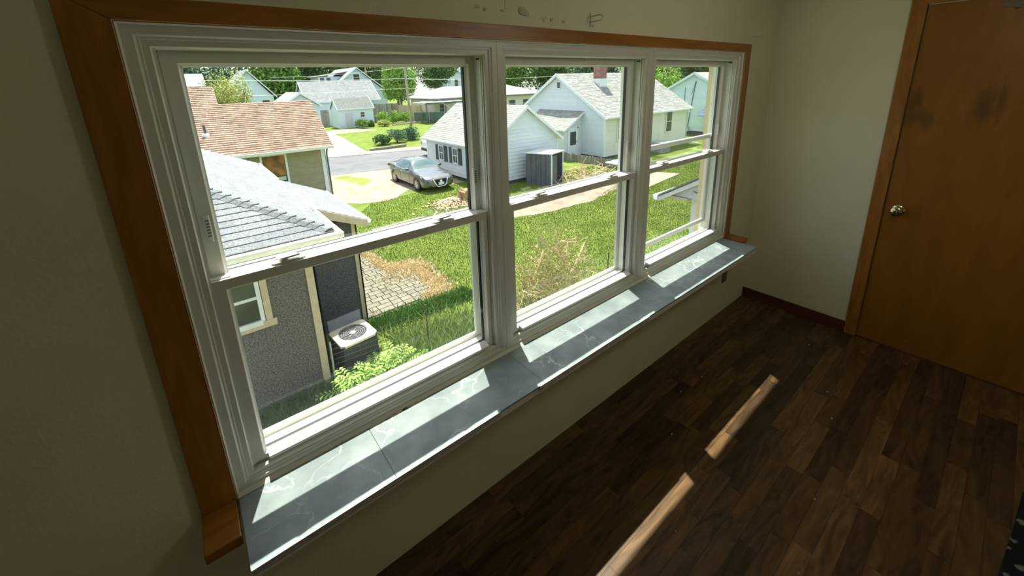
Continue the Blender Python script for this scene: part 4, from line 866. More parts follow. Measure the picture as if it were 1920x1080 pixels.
MB().box((25.06, HYM-1.64, .85), (25.89, HYM-.91, 1.75)).build('chimney_flashing', TRIMW, wh)
# side entry with its own lean roof
en = -1.60; EX = 20.35; EY0, EY1 = 19.62, 24.2
MB().box((20.62, 19.85, -3.55), (22.35, 24.0, en-.05)).build('entry_wall', WHITE, wh)
MB().prism([(20.62, 19.85, en-.1), (22.35, 19.85, en-.1), (22.35, 19.85, -.62)], (0, .1, 0)).build('entry_gable', WHITE, wh)
cells([(0, 0), (1.73, 0), (1.73, 2.95), (0, 1.9)], (20.62, 19.85, -3.55), (1, 0, 0), (0, 0, 1), .118, None, .022, .003, 'entry_board', WHITE, wh, rand=rr)
cells([(0, 0), (4.15, 0), (4.15, 1.85), (0, 1.85)], (20.62, 24.0, -3.55), (0, -1, 0), (0, 0, 1), .118, None, .022, .003, 'entry_board', WHITE, wh, rand=rr)
em = 1.15/2.0; ec = 1/math.sqrt(1+em*em)
MB().prism([(EX, EY0, en), (EX, EY1, en), (22.35, EY1, en+1.15), (22.35, EY0, en+1.15)], (0, 0, -.06)).build('entry_roof_deck', TRIMW, wh)
roofplane(wh, (EX, EY1, en), (0, -1, 0), (1, 0, em), [(0, 0), (EY1-EY0, 0), (EY1-EY0, 2/ec), (0, 2/ec)], .15, .33, PALER)
MB().prism([(EX, EY0-.02, en+.02), (22.35, EY0-.02, en+1.17), (22.35, EY0-.02, en+1.0), (EX, EY0-.02, en-.15)], (0, -.03, 0)).build('entry_rake', TRIMW, wh)
gutter(wh, (EX, EY0, en), (EX, EY1, en), (-1, 0, 0), .10, TRIMW)
dd = MB().box((20.98, 19.78, -3.5), (21.86, 19.83, -1.62)).build('entry_door', TRIMW, wh)
MB().box((21.12, 19.765, -2.75), (21.70, 19.782, -1.82)).build('door_pane', DARKG, dd)
MB().box((21.78, 19.74, -2.62), (21.82, 19.782, -2.48)).build('handle', FOUND, dd)
MB().box((20.88, 19.79, -3.5), (20.98, 19.828, -1.52)).box((21.86, 19.79, -3.5), (21.96, 19.828, -1.52)).box((20.88, 19.79, -1.62), (21.96, 19.828, -1.52)).build('door_frame', TRIMW, wh)
cu = empty('cooling_unit', (27.6, 16.9, G), 'grey outdoor cooling unit by the long wall of the white chimney house', 'air conditioner')
MB().box((27.1, 16.3, G), (28.3, 17.3, G+.78)).build('casing', METALG, cu, bevel=.02)
gg = MB()
for k in range(7): gg.box((27.16, 16.285, G+.1+k*.09), (28.24, 16.30, G+.14+k*.09))
gg.build('louvre', FOUND, cu)
tb = empty('folding_table', (19.6, 14.5, G), 'small white table top standing before the weathered fence', 'table')
MB().box((19.0, 14.1, G+.62), (20.2, 15.0, G+.70)).build('table_top', TRIMW, tb, bevel=.02)
for a, b in ((19.1, 14.2), (20.1, 14.2), (19.1, 14.9), (20.1, 14.9)): MB().box((a-.03, b-.03, G), (a+.03, b+.03, G+.62)).build('leg', FOUND, tb)

# ---- pale blue house at the right
hb = empty('pale_blue_house', (42.5, 19.9, G), 'pale blue-white house at the far right with wires down its gable', 'house')
PB = mat('pale_blue_siding', (0.60, 0.74, 0.74), (0.64, 0.78, 0.78), scale=2, rough=.6, tint=.03)
BX, BY0, BY1, BYM, BE2, BP = 38.0, 15.2, 24.4, 19.85, -.42, 2.10
MB().box((BX, BY0, -3.3), (47, BY1, BE2+.1)).build('wall_core', PB, hb); MB().box((BX+.1, BY0+.1, G), (46.9, BY1-.1, -3.3)).build('foundation', FOUND, hb)
MB().prism([(BX, BY0, BE2+.1), (BX, BY1, BE2+.1), (BX, BYM, BP-.12)], (.1, 0, 0)).build('gable_wall', PB, hb)
Wb = BY1-BY0
cells([(0, 0), (Wb, 0), (Wb, 3.1), (Wb/2, 5.25), (0, 3.1)], (BX, BY1, -3.3), (0, -1, 0), (0, 0, 1), .20, None, .026, .003, 'clapboard', PB, hb, rand=rr)
MB().prism([(BX-.3, BY0-.3, BE2-.1), (47.3, BY0-.3, BE2-.1), (47.3, BYM, BP), (BX-.3, BYM, BP)], (0, 0, -.08)).build('roof', PALER, hb)
MB().prism([(BX-.3, BYM, BP), (47.3, BYM, BP), (47.3, BY1+.3, BE2-.1), (BX-.3, BY1+.3, BE2-.1)], (0, 0, -.08)).build('roof', PALER, hb)
MB().prism([(BX-.32, BY0-.3, BE2-.08), (BX-.32, BYM, BP+.03), (BX-.32, BY1+.3, BE2-.08), (BX-.32, BY1+.3, BE2-.3), (BX-.32, BYM, BP-.2), (BX-.32, BY0-.3, BE2-.3)], (-.04, 0, 0)).build('rake_board', PB, hb)
wm = MB(); wm.tube([(BX-.05, 19.75, 1.3), (BX-.06, 19.95, -.2), (BX-.06, 20.25, -3.1)], .035, 5); wm.tube([(BX-.05, 20.75, .75), (BX-.05, 20.75, -1.4)], .025, 5); wm.tube([(BX-.08, 19.75, 1.3), (BX-.2, 19.9, .6), (BX-.05, 20.1, .1)], .02, 5)
wm.build('service_cable', FOUND, hb); MB().box((BX-.25, 20.05, -3.35), (BX-.03, 20.45, -2.95)).build('meter_box', METALG, hb)
MB().prism([(BX-.03, 17.1, -1.05), (BX-.03, 18.75, -1.05), (BX-.85, 18.95, -1.75), (BX-.85, 16.9, -1.75)], (0, 0, -.05)).build('awning', mat('blue_striped_awning', (.22, .29, .42), (.62, .70, .78), scale=2.5, stretch=(0, 0, 5), lo=.48, hi=.52), hb)
house_window(hb, (BX-.03, 18.45, -2.55), (0, -1, 0), 1.1, .6, (-1, 0, 0), TRIMW, .12, False, .05)

# ---- gabled outbuilding seen low through the right window
ob = empty('garden_outbuilding', (11, 2.9, G), 'outbuilding with a pale grey gable and beige wall, low in the right window', 'building')
OZ, OP, OY0, OY1 = -1.06, .35, .6, 5.2; OYM = 2.9
MB().box((9.0, 1.3, G), (14, 4.5, -.98)).build('wall', mat('beige_stucco', (.50, .46, .35), (.56, .52, .41), scale=20, rough=.9), ob)
MB().prism([(8.75, .7, -.99), (8.75, OYM, .24), (8.75, 5.05, -.99)], (.2, 0, 0)).build('gable', mat('pale_grey_gable', (.50, .54, .55), rough=.7), ob)
MB().prism([(8.62, OY1, OZ), (8.62, OYM, OP), (14.3, OYM, OP), (14.3, OY1, OZ)][::-1], (0, 0, .04)).build('roof', GREYR, ob)
MB().prism([(8.62, OY0, OZ), (8.62, OYM, OP), (14.3, OYM, OP), (14.3, OY0, OZ)], (0, 0, .04)).build('roof', GREYR, ob)
MB().prism([(8.66, OY1, OZ-.02), (8.66, OYM, OP-.02), (8.66, OYM, OP-.14), (8.66, OY1, OZ-.12)], (.04, 0, 0)).build('rake_board', TRIMW, ob)
gutter(ob, (8.6, OY1, OZ+.02), (14.3, OY1, OZ+.02), (0, 1, 0), .11, TRIMW)
MB().box((8.70, 4.5, -1.06), (14.2, 5.17, -1.0)).build('soffit', TANB, ob)
MB().box((8.96, 4.40, G), (9.0, 4.52, -.98)).build('corner_board', TRIMW, ob)
MB().tube([(8.72, 4.38, -.80), (8.72, 4.05, -.86)], .012, 5).build('cable', FOUND, ob)

# ---- dark metal storage shed
ss = empty('storage_shed', (15, 15.7, G), 'dark grey storage cabinet shed with a pale flat top and one open door', 'shed')
P0, P1, P3 = Vector((14.63, 15.05, 0)), Vector((14.05, 16.33, 0)), Vector((15.90, 15.42, 0)); P2 = P1+P3-P0; ST = -2.02
DG = mat('dark_grey_steel', (.085, .095, .115), (.12, .13, .15), scale=2, rough=.55)
U1 = (P1-P0); U3 = (P3-P0)
n_ = 5
for k in range(n_):
    a = P0+U1*(k/n_+.008); b = P0+U1*((k+1)/n_-.008); o_ = U3.normalized()*-.012
    MB().prism([a+Vector((0, 0, G)), b+Vector((0, 0, G)), b+Vector((0, 0, ST)), a+Vector((0, 0, ST))], o_).build('side_panel', DG, ss)
MB().prism([q+Vector((0, 0, G)) for q in (P0, P3*.999+P0*.001, P2, P1)], (0, 0, .05)).build('floor_tray', DG, ss)
MB().prism([q+Vector((0, 0, G)) for q in (P1, P2)]+[q+Vector((0, 0, ST)) for q in (P2, P1)], U1.normalized()*.02).build('back_panel', DG, ss)
MB().prism([q+Vector((0, 0, G)) for q in (P2, P3)]+[q+Vector((0, 0, ST)) for q in (P3, P2)], U3.normalized()*.02).build('far_side', DG, ss)
MB().prism([q+Vector((0, 0, G)) for q in (P0, P0+U3*.08)]+[q+Vector((0, 0, ST)) for q in (P0+U3*.08, P0)], U1.normalized()*-.03).build('door_post', TRIMW, ss)
MB().prism([q+Vector((0, 0, G)) for q in (P0+U3*.95, P3)]+[q+Vector((0, 0, ST)) for q in (P3, P0+U3*.95)], U1.normalized()*-.03).build('door_post', TRIMW, ss)
MB().prism([q+Vector((0, 0, G)) for q in (P0+U3*.10, P0+U3*.5)]+[q+Vector((0, 0, ST-.1)) for q in (P0+U3*.5, P0+U3*.10)], U1.normalized()*.12).build('sliding_door', DG, ss)
e1, e3 = U1.normalized()*.06, U3.normalized()*.06
MB().prism([q+Vector((0, 0, ST+.01)) for q in (P0-e1-e3, P3-e1+e3, P2+e1+e3, P1+e1-e3)], (0, 0, .05)).build('lid', mat('pale_shed_lid', (.6, .62, .6), rough=.7), ss)

# weathered low fence behind it
pf = empty('plank_fence', (20.5, 17, G), 'low weathered grey plank fence below the white chimney house', 'fence')
for k in range(30):
    y = 20.3-k*.235; x = 20.45+.006*k; h = .52+rr.uniform(-.04, .05)
    MB().box((x, y-.105, G), (x+.03, y+.105, G+h), rr.random()).build('plank', GREYW, pf)
MB().box((20.62, 13.3, G+.15), (20.68, 20.4, G+.22)).build('rail', GREYW, pf)
# ------------------------------------------------------------------ far side of the street
def simple_house(name, x0, x1, y0, y1, zb, ze, zp, axis, wm, rm, label, cat='house', ov=.3, wins=(), extra=None, boards=True):
    h = empty(name, ((x0+x1)/2, (y0+y1)/2, G), label, cat)
    MB().box((x0, y0, zb), (x1, y1, ze)).build('wall', wm, h)
    if zb > G: MB().box((x0+.1, y0+.1, G), (x1-.1, y1-.1, zb)).build('foundation', FOUND, h)
    if axis == 'x':       # ridge along x
        ym = (y0+y1)/2; sl = (zp-ze)/(ym-y0+ov)
        for xx, d in ((x0, .1), (x1, -.1)): MB().prism([(xx, y0, ze), (xx, y1, ze), (xx, ym, zp-.12)], (d, 0, 0)).build('gable_wall', wm, h)
        MB().prism([(x0-ov, y0-ov, ze), (x1+ov, y0-ov, ze), (x1+ov, ym, zp), (x0-ov, ym, zp)], (0, 0, .08)).build('roof', rm, h)
        MB().prism([(x0-ov, ym, zp), (x1+ov, ym, zp), (x1+ov, y1+ov, ze), (x0-ov, y1+ov, ze)], (0, 0, .08)).build('roof', rm, h)
        for xx in (x0-ov, x1+ov): MB().prism([(xx, y0-ov, ze-.1), (xx, ym, zp-.1), (xx, y1+ov, ze-.1), (xx, y1+ov, ze+.09), (xx, ym, zp+.1), (xx, y0-ov, ze+.09)], (.05 if xx > x0 else -.05, 0, 0)).build('rake_board', TRIMW, h)
        MB().box((x0-ov, y0-ov-.06, ze-.08), (x1+ov, y0-ov, ze+.08)).build('fascia', TRIMW, h)
    else:
        xm = (x0+x1)/2
        for yy, d in ((y0, .1), (y1, -.1)): MB().prism([(x0, yy, ze), (x1, yy, ze), (xm, yy, zp-.12)], (0, d, 0)).build('gable_wall', wm, h)
        MB().prism([(x0-ov, y0-ov, ze), (x0-ov, y1+ov, ze), (xm, y1+ov, zp), (xm, y0-ov, zp)], (0, 0, .08)).build('roof', rm, h)
        MB().prism([(xm, y0-ov, zp), (xm, y1+ov, zp), (x1+ov, y1+ov, ze), (x1+ov, y0-ov, ze)], (0, 0, .08)).build('roof', rm, h)
        MB().prism([(x0-ov, y0-ov, ze-.12), (xm, y0-ov, zp-.12), (x1+ov, y0-ov, ze-.12), (x1+ov, y0-ov, ze+.09), (xm, y0-ov, zp+.1), (x0-ov, y0-ov, ze+.09)], (0, -.05, 0)).build('rake_board', TRIMW, h)
    for (ox, oy, oz, ux, uy, ww, hh) in wins:
        n = (0, -1, 0) if ux else (-1 if uy < 0 else 1, 0, 0)
        house_window(h, (ox, oy, oz), (ux, uy, 0), ww, hh, n, TRIMW, .1, True, .06)
    return h
GR2 = mat('light_grey_far_roof', (.20, .21, .21), (.28, .295, .29), scale=3, rough=.95)
GR3 = mat('mottled_grey_roof', (.13, .145, .135), (.22, .235, .22), scale=6, rough=.95)
BW = mat('bluish_white_siding', (.52, .62, .70), (.56, .66, .74), scale=2, rough=.6)
FW = mat('far_white_siding', (.60, .67, .72), rough=.6)
s1 = simple_house('small_shed', 16.4, 21.05, 56.7, 59.9, G, -1.25, .10, 'x', FW, GR3, 'small white shed with a grey door across the street', 'shed', .12, ((19.25, 56.7, -2.35, 1, 0, .55, .62),))
MB().box((17.25, 56.62, G), (18.15, 56.69, -1.75)).build('door', mat('pale_grey_door', (.50, .51, .52), rough=.6), s1)
simple_house('gable_garage', 8.7, 12.4, 49.5, 56, G, -.30, 1.15, 'y', BW, GR2, 'pale blue gabled garage just behind the brown roof', 'garage', .25)
simple_house('wide_garage', 14.2, 24.0, 62.2, 68.5, G, -.35, 2.45, 'x', FW, GR2, 'wide white garage with a light grey roof behind the small shed', 'garage', .3)
dh = simple_house('dormer_house', 21.2, 32.0, 78, 90, G, .45, 4.95, 'y', BW, GR2, 'big pale gabled house with a dormer behind the wide garage', 'house', .4, ((26.0, 78, 2.7, 1, 0, 1.1, 1.1),))
MB().box((20.6, 80.5, 1.6), (25.0, 86, 3.5)).build('dormer', FW, dh); MB().prism([(20.0, 80, 3.4), (26.0, 80, 4.3), (26.0, 86.5, 4.3), (20.0, 86.5, 3.4)], (0, 0, .12)).build('dormer_roof', GR2, dh)
house_window(dh, (20.9, 80.5, 2.2), (1, 0, 0), .7, 1.1, (0, -1, 0), FW, .1, False, .06); house_window(dh, (22.0, 80.5, 2.2), (1, 0, 0), .7, 1.1, (0, -1, 0), FW, .1, False, .06)
simple_house('grey_roof_house', 5.6, 11.4, 70, 80, G, .55, 4.3, 'y', FW, GR2, 'white house with a steep light roof right of the many-stemmed tree', 'house', .4, ((9.9, 70, -1.9, 1, 0, .9, 2.0),))
simple_house('far_cottage', -4, 3.2, 70, 78, G, 2.2, 3.9, 'x', FW, GR2, 'far white cottage at the left end of the view', 'house', .4)
ch_ = empty('carport_house', (36, 60, G), 'low white house with hipped grey roof and a flat carport', 'house')
MB().box((30.2, 56, G), (51.5, 64, -.5)).build('wall', mat('warm_white_wall', (.66, .62, .56), rough=.8), ch_)
def hiproof(parent, x0, x1, y0, y1, ze, zp, m, name='roof'):
    k = (y1-y0)/2; ym = (y0+y1)/2
    MB().add([(x0, y0, ze), (x1, y0, ze), (x1, y1, ze), (x0, y1, ze), (x0+k, ym, zp), (x1-k, ym, zp)], [(0, 1, 5, 4), (1, 2, 5), (2, 3, 4, 5), (3, 0, 4), (3, 2, 1, 0)]).build(name, m, parent)
    MB().box((x0-.02, y0-.04, ze-.16), (x1+.02, y0, ze+.02)).box((x0-.04, y0, ze-.16), (x0, y1, ze+.02)).build('fascia', FOUND, parent)
hiproof(ch_, 29.4, 52.0, 55.2, 64.8, -.42, 1.25, GR2)
MB().box((26.9, 52.6, -.95), (33.6, 56.4, -.80)).build('carport_roof', mat('pale_carport_roof', (.62, .62, .58), rough=.8), ch_)
MB().box((26.9, 52.55, -1.06), (33.6, 52.6, -.80)).build('carport_fascia', FOUND, ch_)
for xx in (27.2, 30.3, 33.3): MB().box((xx-.06, 52.8, G), (xx+.06, 52.92, -.95)).build('carport_post', FOUND, ch_)
for xx, ww in ((31.0, .8), (34.0, .9), (44.5, 1.4), (47.6, 1.4)): house_window(ch_, (xx, 55.99, -2.6), (1, 0, 0), ww, 1.3, (0, -1, 0), TRIMW, .1, True, .06)
simple_house('tall_house', 50.6, 58, 85, 93, G, 4.2, 7.6, 'x', FW, GR2, 'tall white house behind the dark tree', 'house', .4, ((51.5, 85, 1.0, 1, 0, .9, 1.6),))
# board fence across the street
bf = empty('board_fence', (24.5, 60.5, G), 'grey and tan board fence behind the shrubs across the street', 'fence')
def board_run(a, b, h, n, m):
    a, b = Vector(a), Vector(b); d = (b-a)/n
    for k in range(n):
        p = a+d*(k+.5); MB().obox(p+Vector((0, 0, h/2)), d*.47, Vector((-d.y, d.x, 0)).normalized()*.02, (0, 0, h/2+rr.uniform(-.03, .03)), rr.random()).build('board', m, bf)
board_run((21.4, 62.0, G), (26.8, 61.3, G), 2.7, 14, GREYW); board_run((26.8, 61.3, G), (28.3, 56.4, G), 2.4, 12, TANW)
board_run((14.6, 61.0, G), (16.3, 60.8, G), 2.3, 6, GREYW)
# chain-link fence right of the pole
cf = empty('mesh_fence', (29.5, 54, G), 'dark mesh fence with steel posts right of the power pole', 'fence')
MB().prism([(26.6, 55.8, G), (31.3, 50.5, G), (31.3, 50.5, G+1.5), (26.6, 55.8, G+1.5)], (.02, .02, 0)).build('netting', mesh_mat('chain_link', (.10, .16, .13), .55), cf)
for t in (0, .33, .66, 1): MB().tube([(26.6+4.7*t, 55.8-5.3*t, G), (26.6+4.7*t, 55.8-5.3*t, G+1.55)], .04, 6).build('post', METALG, cf)
MB().tube([(26.6, 55.8, G+1.5), (31.3, 50.5, G+1.5)], .03, 6).build('rail', METALG, cf)
# power poles and wires
POLE = mat('weathered_pole', (.30, .26, .21), (.44, .39, .33), scale=4, rough=.9, stretch=(3, 3, .3))
pp = tag(MB().tube([(25.7, 54.9, G), (25.5, 54.9, 1.2), (25.35, 54.9, 6.5)], [.19, .17, .14], 10).build('power_pole', POLE, smooth=40), 'wooden power pole beyond the small white shed', 'pole')
tag(MB().tube([(34.0, 93, G), (33.8, 93, 7.6)], [.2, .16], 8).build('power_pole', POLE, smooth=40), 'thin far power pole behind the dormer house roof', 'pole')
WIRE = mat('pale_wire', (.55, .57, .56), rough=.5)
def wire(a, b, sag, r=.02, label='', n=14):
    a, b = Vector(a), Vector(b); pts = [a+(b-a)*(k/n)-Vector((0, 0, sag*4*(k/n)*(1-k/n))) for k in range(n+1)]
    tag(MB().tube(pts, r, 4).build('overhead_wire', WIRE), label, 'wire', 'overhead wires between the poles')
wire((25.4, 54.9, 2.55), (-12, 43, 3.1), .35, label='upper white overhead wire left of the power pole')
wire((25.5, 54.9, 1.25), (-12, 43, 1.2), .2, label='lower white overhead wire left of the power pole')
wire((25.4, 54.9, 2.5), (62, 50, 3.0), .5, .025, label='upper white overhead wire right of the power pole')
wire((25.5, 54.9, 1.2), (62, 48, 1.0), .4, .02, label='lower overhead wire right of the power pole')
wire((25.35, 54.9, 4.2), (50.6, 85, 1.4), .6, .02, label='slanting wire from the power pole to the tall white house')
wire((25.4, 54.9, 3.2), (31.5, 49.5, G+.3), 0, .02, label='straight guy wire from the power pole down to the mesh fence')
wire((25.4, 54.9, 4.0), (13.0, 80, 3.5), .3, .02, label='wire from the power pole up to the far left trees')
# kerb log and edging by the shrubs
tag(MB().prism([(12.2, 34.45, G+.03), (15.6, 34.75, G+.03), (15.6, 35.0, G+.03), (12.2, 34.75, G+.03)], (0, 0, .18)).build('landscape_timber', GREYW), 'grey landscape timber lying in front of the street shrubs', 'timber')
tag(MB().prism([(22.6, 54.2, G), (27.5, 55.0, G), (27.5, 55.3, G), (22.6, 54.5, G)], (0, 0, .22)).build('landscape_timber', TANW), 'pale timber edging in front of the tall pale shrubs', 'timber')

# ------------------------------------------------------------------ cars
PAINTC = mat('grey_metallic_car_paint', (.12, .132, .138), (.135, .147, .153), scale=2, rough=.22, metal=.55, spec=.6, coat=.8)
WPAINT = mat('white_car_paint', (.75, .77, .78), rough=.3, coat=.6)
CGL = mat('car_glass', (.05, .09, .10), (.09, .15, .16), rough=.08, spec=.6, scale=1.5)
TYRE = mat('black_tyre', (.012, .012, .013), rough=.8); RIM = mat('silver_rim', (.55, .56, .57), rough=.3, metal=.7)
CHROME = mat('chrome', (.8, .8, .8), rough=.12, metal=1.0); BLK = mat('black_plastic', (.01, .01, .012), rough=.4)
LAMPG = mat('headlamp_glass', (.50, .56, .58), (.25, .28, .30), scale=9, rough=.08, spec=.8, coat=1); TAIL = mat('tail_lamp', (.30, .05, .045), rough=.2)
PLATE = mat('number_plate', (.72, .80, .82), (.50, .66, .72), scale=14, rough=.4)
def interp(t, ks):
    for i in range(len(ks)-1):
        a, b = ks[i], ks[i+1]
        if a[0] <= t <= b[0]:
            u = (t-a[0])/(b[0]-a[0]); u = u*u*(3-2*u)*.5+u*.5; return [a[j]+(b[j]-a[j])*u for j in range(1, len(a))]
    return list(ks[0][1:] if t < ks[0][0] else ks[-1][1:])
def car(name, loc, rz, L, body_keys, roof_keys, zbelt_k, wheels, r, label, paint, cat='car', detail=True, xt=.74):
    """body along local -y = front; keys: s from front: half width, z low, z shoulder ; roof: s, z top, half width top"""
    root = empty(name, loc, label, cat, rz=rz)
    N = 56; st = [L*k/N for k in range(N+1)]
    def sec(s):
        w_, zl, zs = interp(s, body_keys); zt, wt = interp(s, roof_keys); return w_, zl, zs, zt, wt
    def ring_(s):
        w_, zl, zs, zt, wt = sec(s); zm = zl+(zs-zl)*.45; y = s-L/2
        half = [(0, zl), (w_*.80, zl), (w_*.955, zl+.07), (w_, zm), (w_*.985, zs-.09), (w_*.93, zs), (wt+(w_*.93-wt)*.5, zs+(zt-zs)*.48), (wt, zs+(zt-zs)*.86), (wt*.80, zs+(zt-zs)*.97), (wt*.4, zt), (0, zt+.004)]
        return [(-a, y, z) for a, z in half][::-1][:-1]+[(a, y, z) for a, z in half]
    vs = []; fs = []; n = len(ring_(0))
    for s in st: vs += ring_(s)
    for k in range(N):
        for i in range(n-1): fs.append((k*n+i, k*n+i+1, (k+1)*n+i+1, (k+1)*n+i))
        fs.append((k*n+n-1, k*n, (k+1)*n, (k+1)*n+n-1))
    fs.append(tuple(range(n))); fs.append(tuple(range(N*n, N*n+n))[::-1])
    mb = MB(); mb.add(vs, fs); body = mb.build('body', paint, root, smooth=38, local=True)
    for s_, side in wheels:
        w_ = sec(s_)[0]; y = s_-L/2; t = MB(); x = side*(w_-.10)
        t.lathe((x-side*.12, y, r), (side, 0, 0), [(0, r*.9), (.02, r), (.19, r), (.215, r*.93), (.217, r*.68)], 26)
        wo_ = t.build('wheel', TYRE, root, smooth=40, local=True)
        rm_ = MB(); rm_.lathe((x+side*.085, y, r), (side, 0, 0), [(0, r*.70), (.012, r*.68), (.004, r*.6), (.002, .03)], 24)
        for q in range(10):
            a = 2*PI*q/10; c = Vector((x+side*.098, y+math.cos(a)*r*.36, r+math.sin(a)*r*.36)); rm_.obox(c, (.008, 0, 0), Vector((0, math.cos(a), math.sin(a)))*r*.31, Vector((0, -math.sin(a), math.cos(a)))*.022)
        rm_.build('rim', RIM, wo_, local=True)
        ar = MB(); ar.lathe((side*(w_-.004), y, r+.02), (side, 0, 0), [(-.16, r*1.12), (.006, r*1.12), (.008, r*1.09), (-.02, r*.8)], 28); ar.build('wheel_arch', BLK, root, local=True)
    # glass panels laid just proud of the body
    def P(s, i, off=.007):
        w_, zl, zs, zt, wt = sec(s); A = ring_(s)
        v = Vector(A[-i if i <= 0 else 20-i]); c = Vector((0, s-L/2, zs*.6)); return v+(v-c).normalized()*off
    half_n = 10   # index of the top centre point in a ring
    def strip(nm, s0, s1, i0, i1, m, k=8, parent=root):
        g = MB(); vs = []; cols = abs(i1-i0)+1; stp = 1 if i1 > i0 else -1
        for q in range(k+1):
            s = s0+(s1-s0)*q/k
            for i in range(cols): vs.append(P(s, i0+stp*i))
        g.add(vs, [(q*cols+i, q*cols+i+1, (q+1)*cols+i+1, (q+1)*cols+i) for q in range(k) for i in range(cols-1)])
        return g.build(nm, m, parent, smooth=60, local=True)
    return root, sec, P, strip, ring_
# sedan: front towards -y
L = 4.86
bk = [(0, .62, .30, .62), (.10, .78, .22, .70), (.35, .875, .19, .78), (.9, .915, .19, .86), (1.7, .925, .19, .93), (2.6, .925, .19, .96), (3.6, .92, .20, .99), (4.4, .86, .24, 1.02), (4.75, .78, .30, .99), (4.86, .68, .36, .92)]
rk_ = [(0, .64, .50), (.12, .73, .62), (.35, .815, .70), (.9, .90, .74), (1.30, .965, .76), (1.45, 1.01, .76), (2.15, 1.385, .60), (2.45, 1.43, .58), (3.0, 1.435, .575), (3.45, 1.38, .57), (4.15, 1.10, .66), (4.4, 1.055, .68), (4.75, 1.03, .66), (4.86, .95, .60)]
root, sec, P, strip, ring_ = car('grey_sedan', (9.92, 20.75, G+.015), 0, L, bk, rk_, None, [(.98, 1), (.98, -1), (3.82, 1), (3.82, -1)], .335, 'grey metallic sedan parked on the dirt lot', PAINTC)
strip('windscreen', 1.50, 2.10, -3, 3, CGL); strip('rear_window', 3.52, 4.12, -3, 3, CGL)
strip('side_window', 2.02, 2.86, -5, -3, CGL); strip('side_window', 2.93, 3.60, -5, -3, CGL); strip('side_window', 2.02, 2.86, 5, 3, CGL); strip('side_window', 2.93, 3.60, 5, 3, CGL)
y0 = -L/2
gr_ = MB(); gr_.add([(-.34, y0-.012, .66), (.34, y0-.012, .66), (.24, y0-.022, .30), (.14, y0-.022, .26), (-.14, y0-.022, .26), (-.24, y0-.022, .30), (-.34, y0+.1, .66), (.34, y0+.1, .66), (.24, y0+.1, .30), (-.24, y0+.1, .30)],
   [(0, 5, 4, 3, 2, 1), (0, 1, 7, 6), (1, 2, 8, 7), (5, 0, 6, 9)]); gr_.build('grille', BLK, root, local=True)
vv = MB()
for s_ in (-1, 1): vv.tube([(s_*.42, y0+.02, .665), (s_*.31, y0-.025, .42), (s_*.215, y0-.032, .285), (0, y0-.035, .27)], .026, 6)
vv.build('grille_chrome', CHROME, root, local=True, smooth=50)
bd = MB(); bd.lathe((0, y0-.02, .565), (0, -1, 0), [(0, .062), (.012, .06), (.014, .05)], 20); bd.obox((0, y0-.036, .565), (.078, 0, 0), (0, .004, 0), (0, 0, .012)); bd.build('round_badge', CHROME, root, local=True)
pl_ = MB(); pl_.box((-.155, y0-.045, .36), (.155, y0-.036, .50)); pl_.build('number_plate', PLATE, root, local=True)
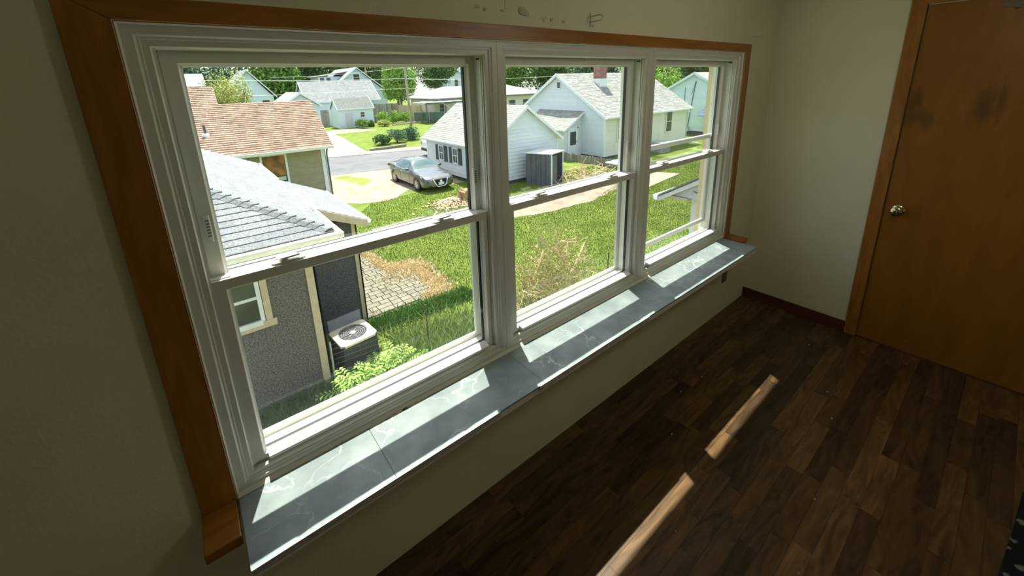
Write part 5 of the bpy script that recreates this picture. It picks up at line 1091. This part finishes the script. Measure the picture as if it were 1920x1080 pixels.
for s_ in (-1, 1):
    hl_ = MB(); hl_.add([(s_*.44, y0+.02, .64), (s_*.52, y0+.06, .705), (s_*.74, y0+.30, .745), (s_*.865, y0+.60, .80), (s_*.875, y0+.50, .735), (s_*.80, y0+.20, .655), (s_*.62, y0+.035, .60)], [(0, 1, 2, 3, 4, 5, 6) if s_ > 0 else (6, 5, 4, 3, 2, 1, 0)])
    hl_.build('headlight', LAMPG, root, local=True)
    fg = MB(); fg.add([(s_*.50, y0+.0, .34), (s_*.72, y0+.10, .37), (s_*.70, y0+.10, .27), (s_*.48, y0+.01, .27)], [(0, 1, 2, 3)]); fg.v = [(a, b-.03, c) for a, b, c in fg.v]; fg.build('fog_light_recess', BLK, root, local=True)
    mm = MB(); mm.obox((s_*.985, y0+1.83, 1.02), (.10, .02*s_, 0), (0, .055, 0), (0, 0, .07)); mo = mm.build('wing_mirror', PAINTC, root, local=True, bevel=.03)
    for yy in (2.72, 3.50): dh_ = MB(); dh_.obox((s_*.925, y0+yy, .83), (.014, 0, 0), (0, .10, 0), (0, 0, .015)); dh_.build('door_handle', CHROME, root, local=True)
    tl = MB(); tl.obox((s_*.70, -y0-.06, .88), (.14, -.06*s_, 0), (0, .03, 0), (0, 0, .06)); tl.build('tail_light', TAIL, root, local=True)
    ch2 = MB(); ch2.tube([P(1.95, 5*s_, .012), P(2.9, 5*s_, .014), P(3.66, 5*s_, .012), P(3.86, 4*s_, .012)], .011, 5); ch2.build('window_trim', CHROME, root, local=True)
    dl_ = MB()
    for ss_ in (1.78, 2.90, 3.66):
        pts = [P(ss_, i*s_, .003) for i in (5, 6, 7, 8)]; dl_.tube(pts, .005, 4)
    dl_.build('door_gap', BLK, root, local=True)
# white suv on the street, heading +x
L = 4.5
bk = [(0, .70, .35, .80), (.3, .88, .25, .92), (1.2, .92, .24, 1.03), (3.4, .93, .24, 1.08), (4.2, .90, .28, 1.10), (4.5, .82, .38, 1.05)]
rk_ = [(0, .85, .60), (.3, .98, .70), (1.1, 1.10, .76), (1.9, 1.62, .64), (3.2, 1.66, .64), (4.0, 1.60, .62), (4.35, 1.18, .72), (4.5, 1.09, .70)]
root, sec, P, strip, ring_ = car('white_suv', (16.55, 28.35, G+.03), PI/2-.08, L, bk, rk_, None, [(.85, 1), (.85, -1), (3.55, 1), (3.55, -1)], .35, 'white hatchback car half hidden behind the shuttered garage', WPAINT)
strip('windscreen', 1.2, 1.85, -3, 3, CGL); strip('rear_window', 4.02, 4.33, -3, 3, CGL); strip('side_window', 1.8, 3.8, -5, -3, CGL); strip('side_window', 1.8, 3.8, 5, 3, CGL)
for s_ in (-1, 1): tl = MB(); tl.obox((s_*.76, L/2-.05, .98), (.12, -.06*s_, 0), (0, .04, 0), (0, 0, .10)); tl.build('tail_light', TAIL, root, local=True)
MB().box((-.7, L/2-.01, .42), (.7, L/2+.06, .60)).build('bumper', BLK, root, local=True)
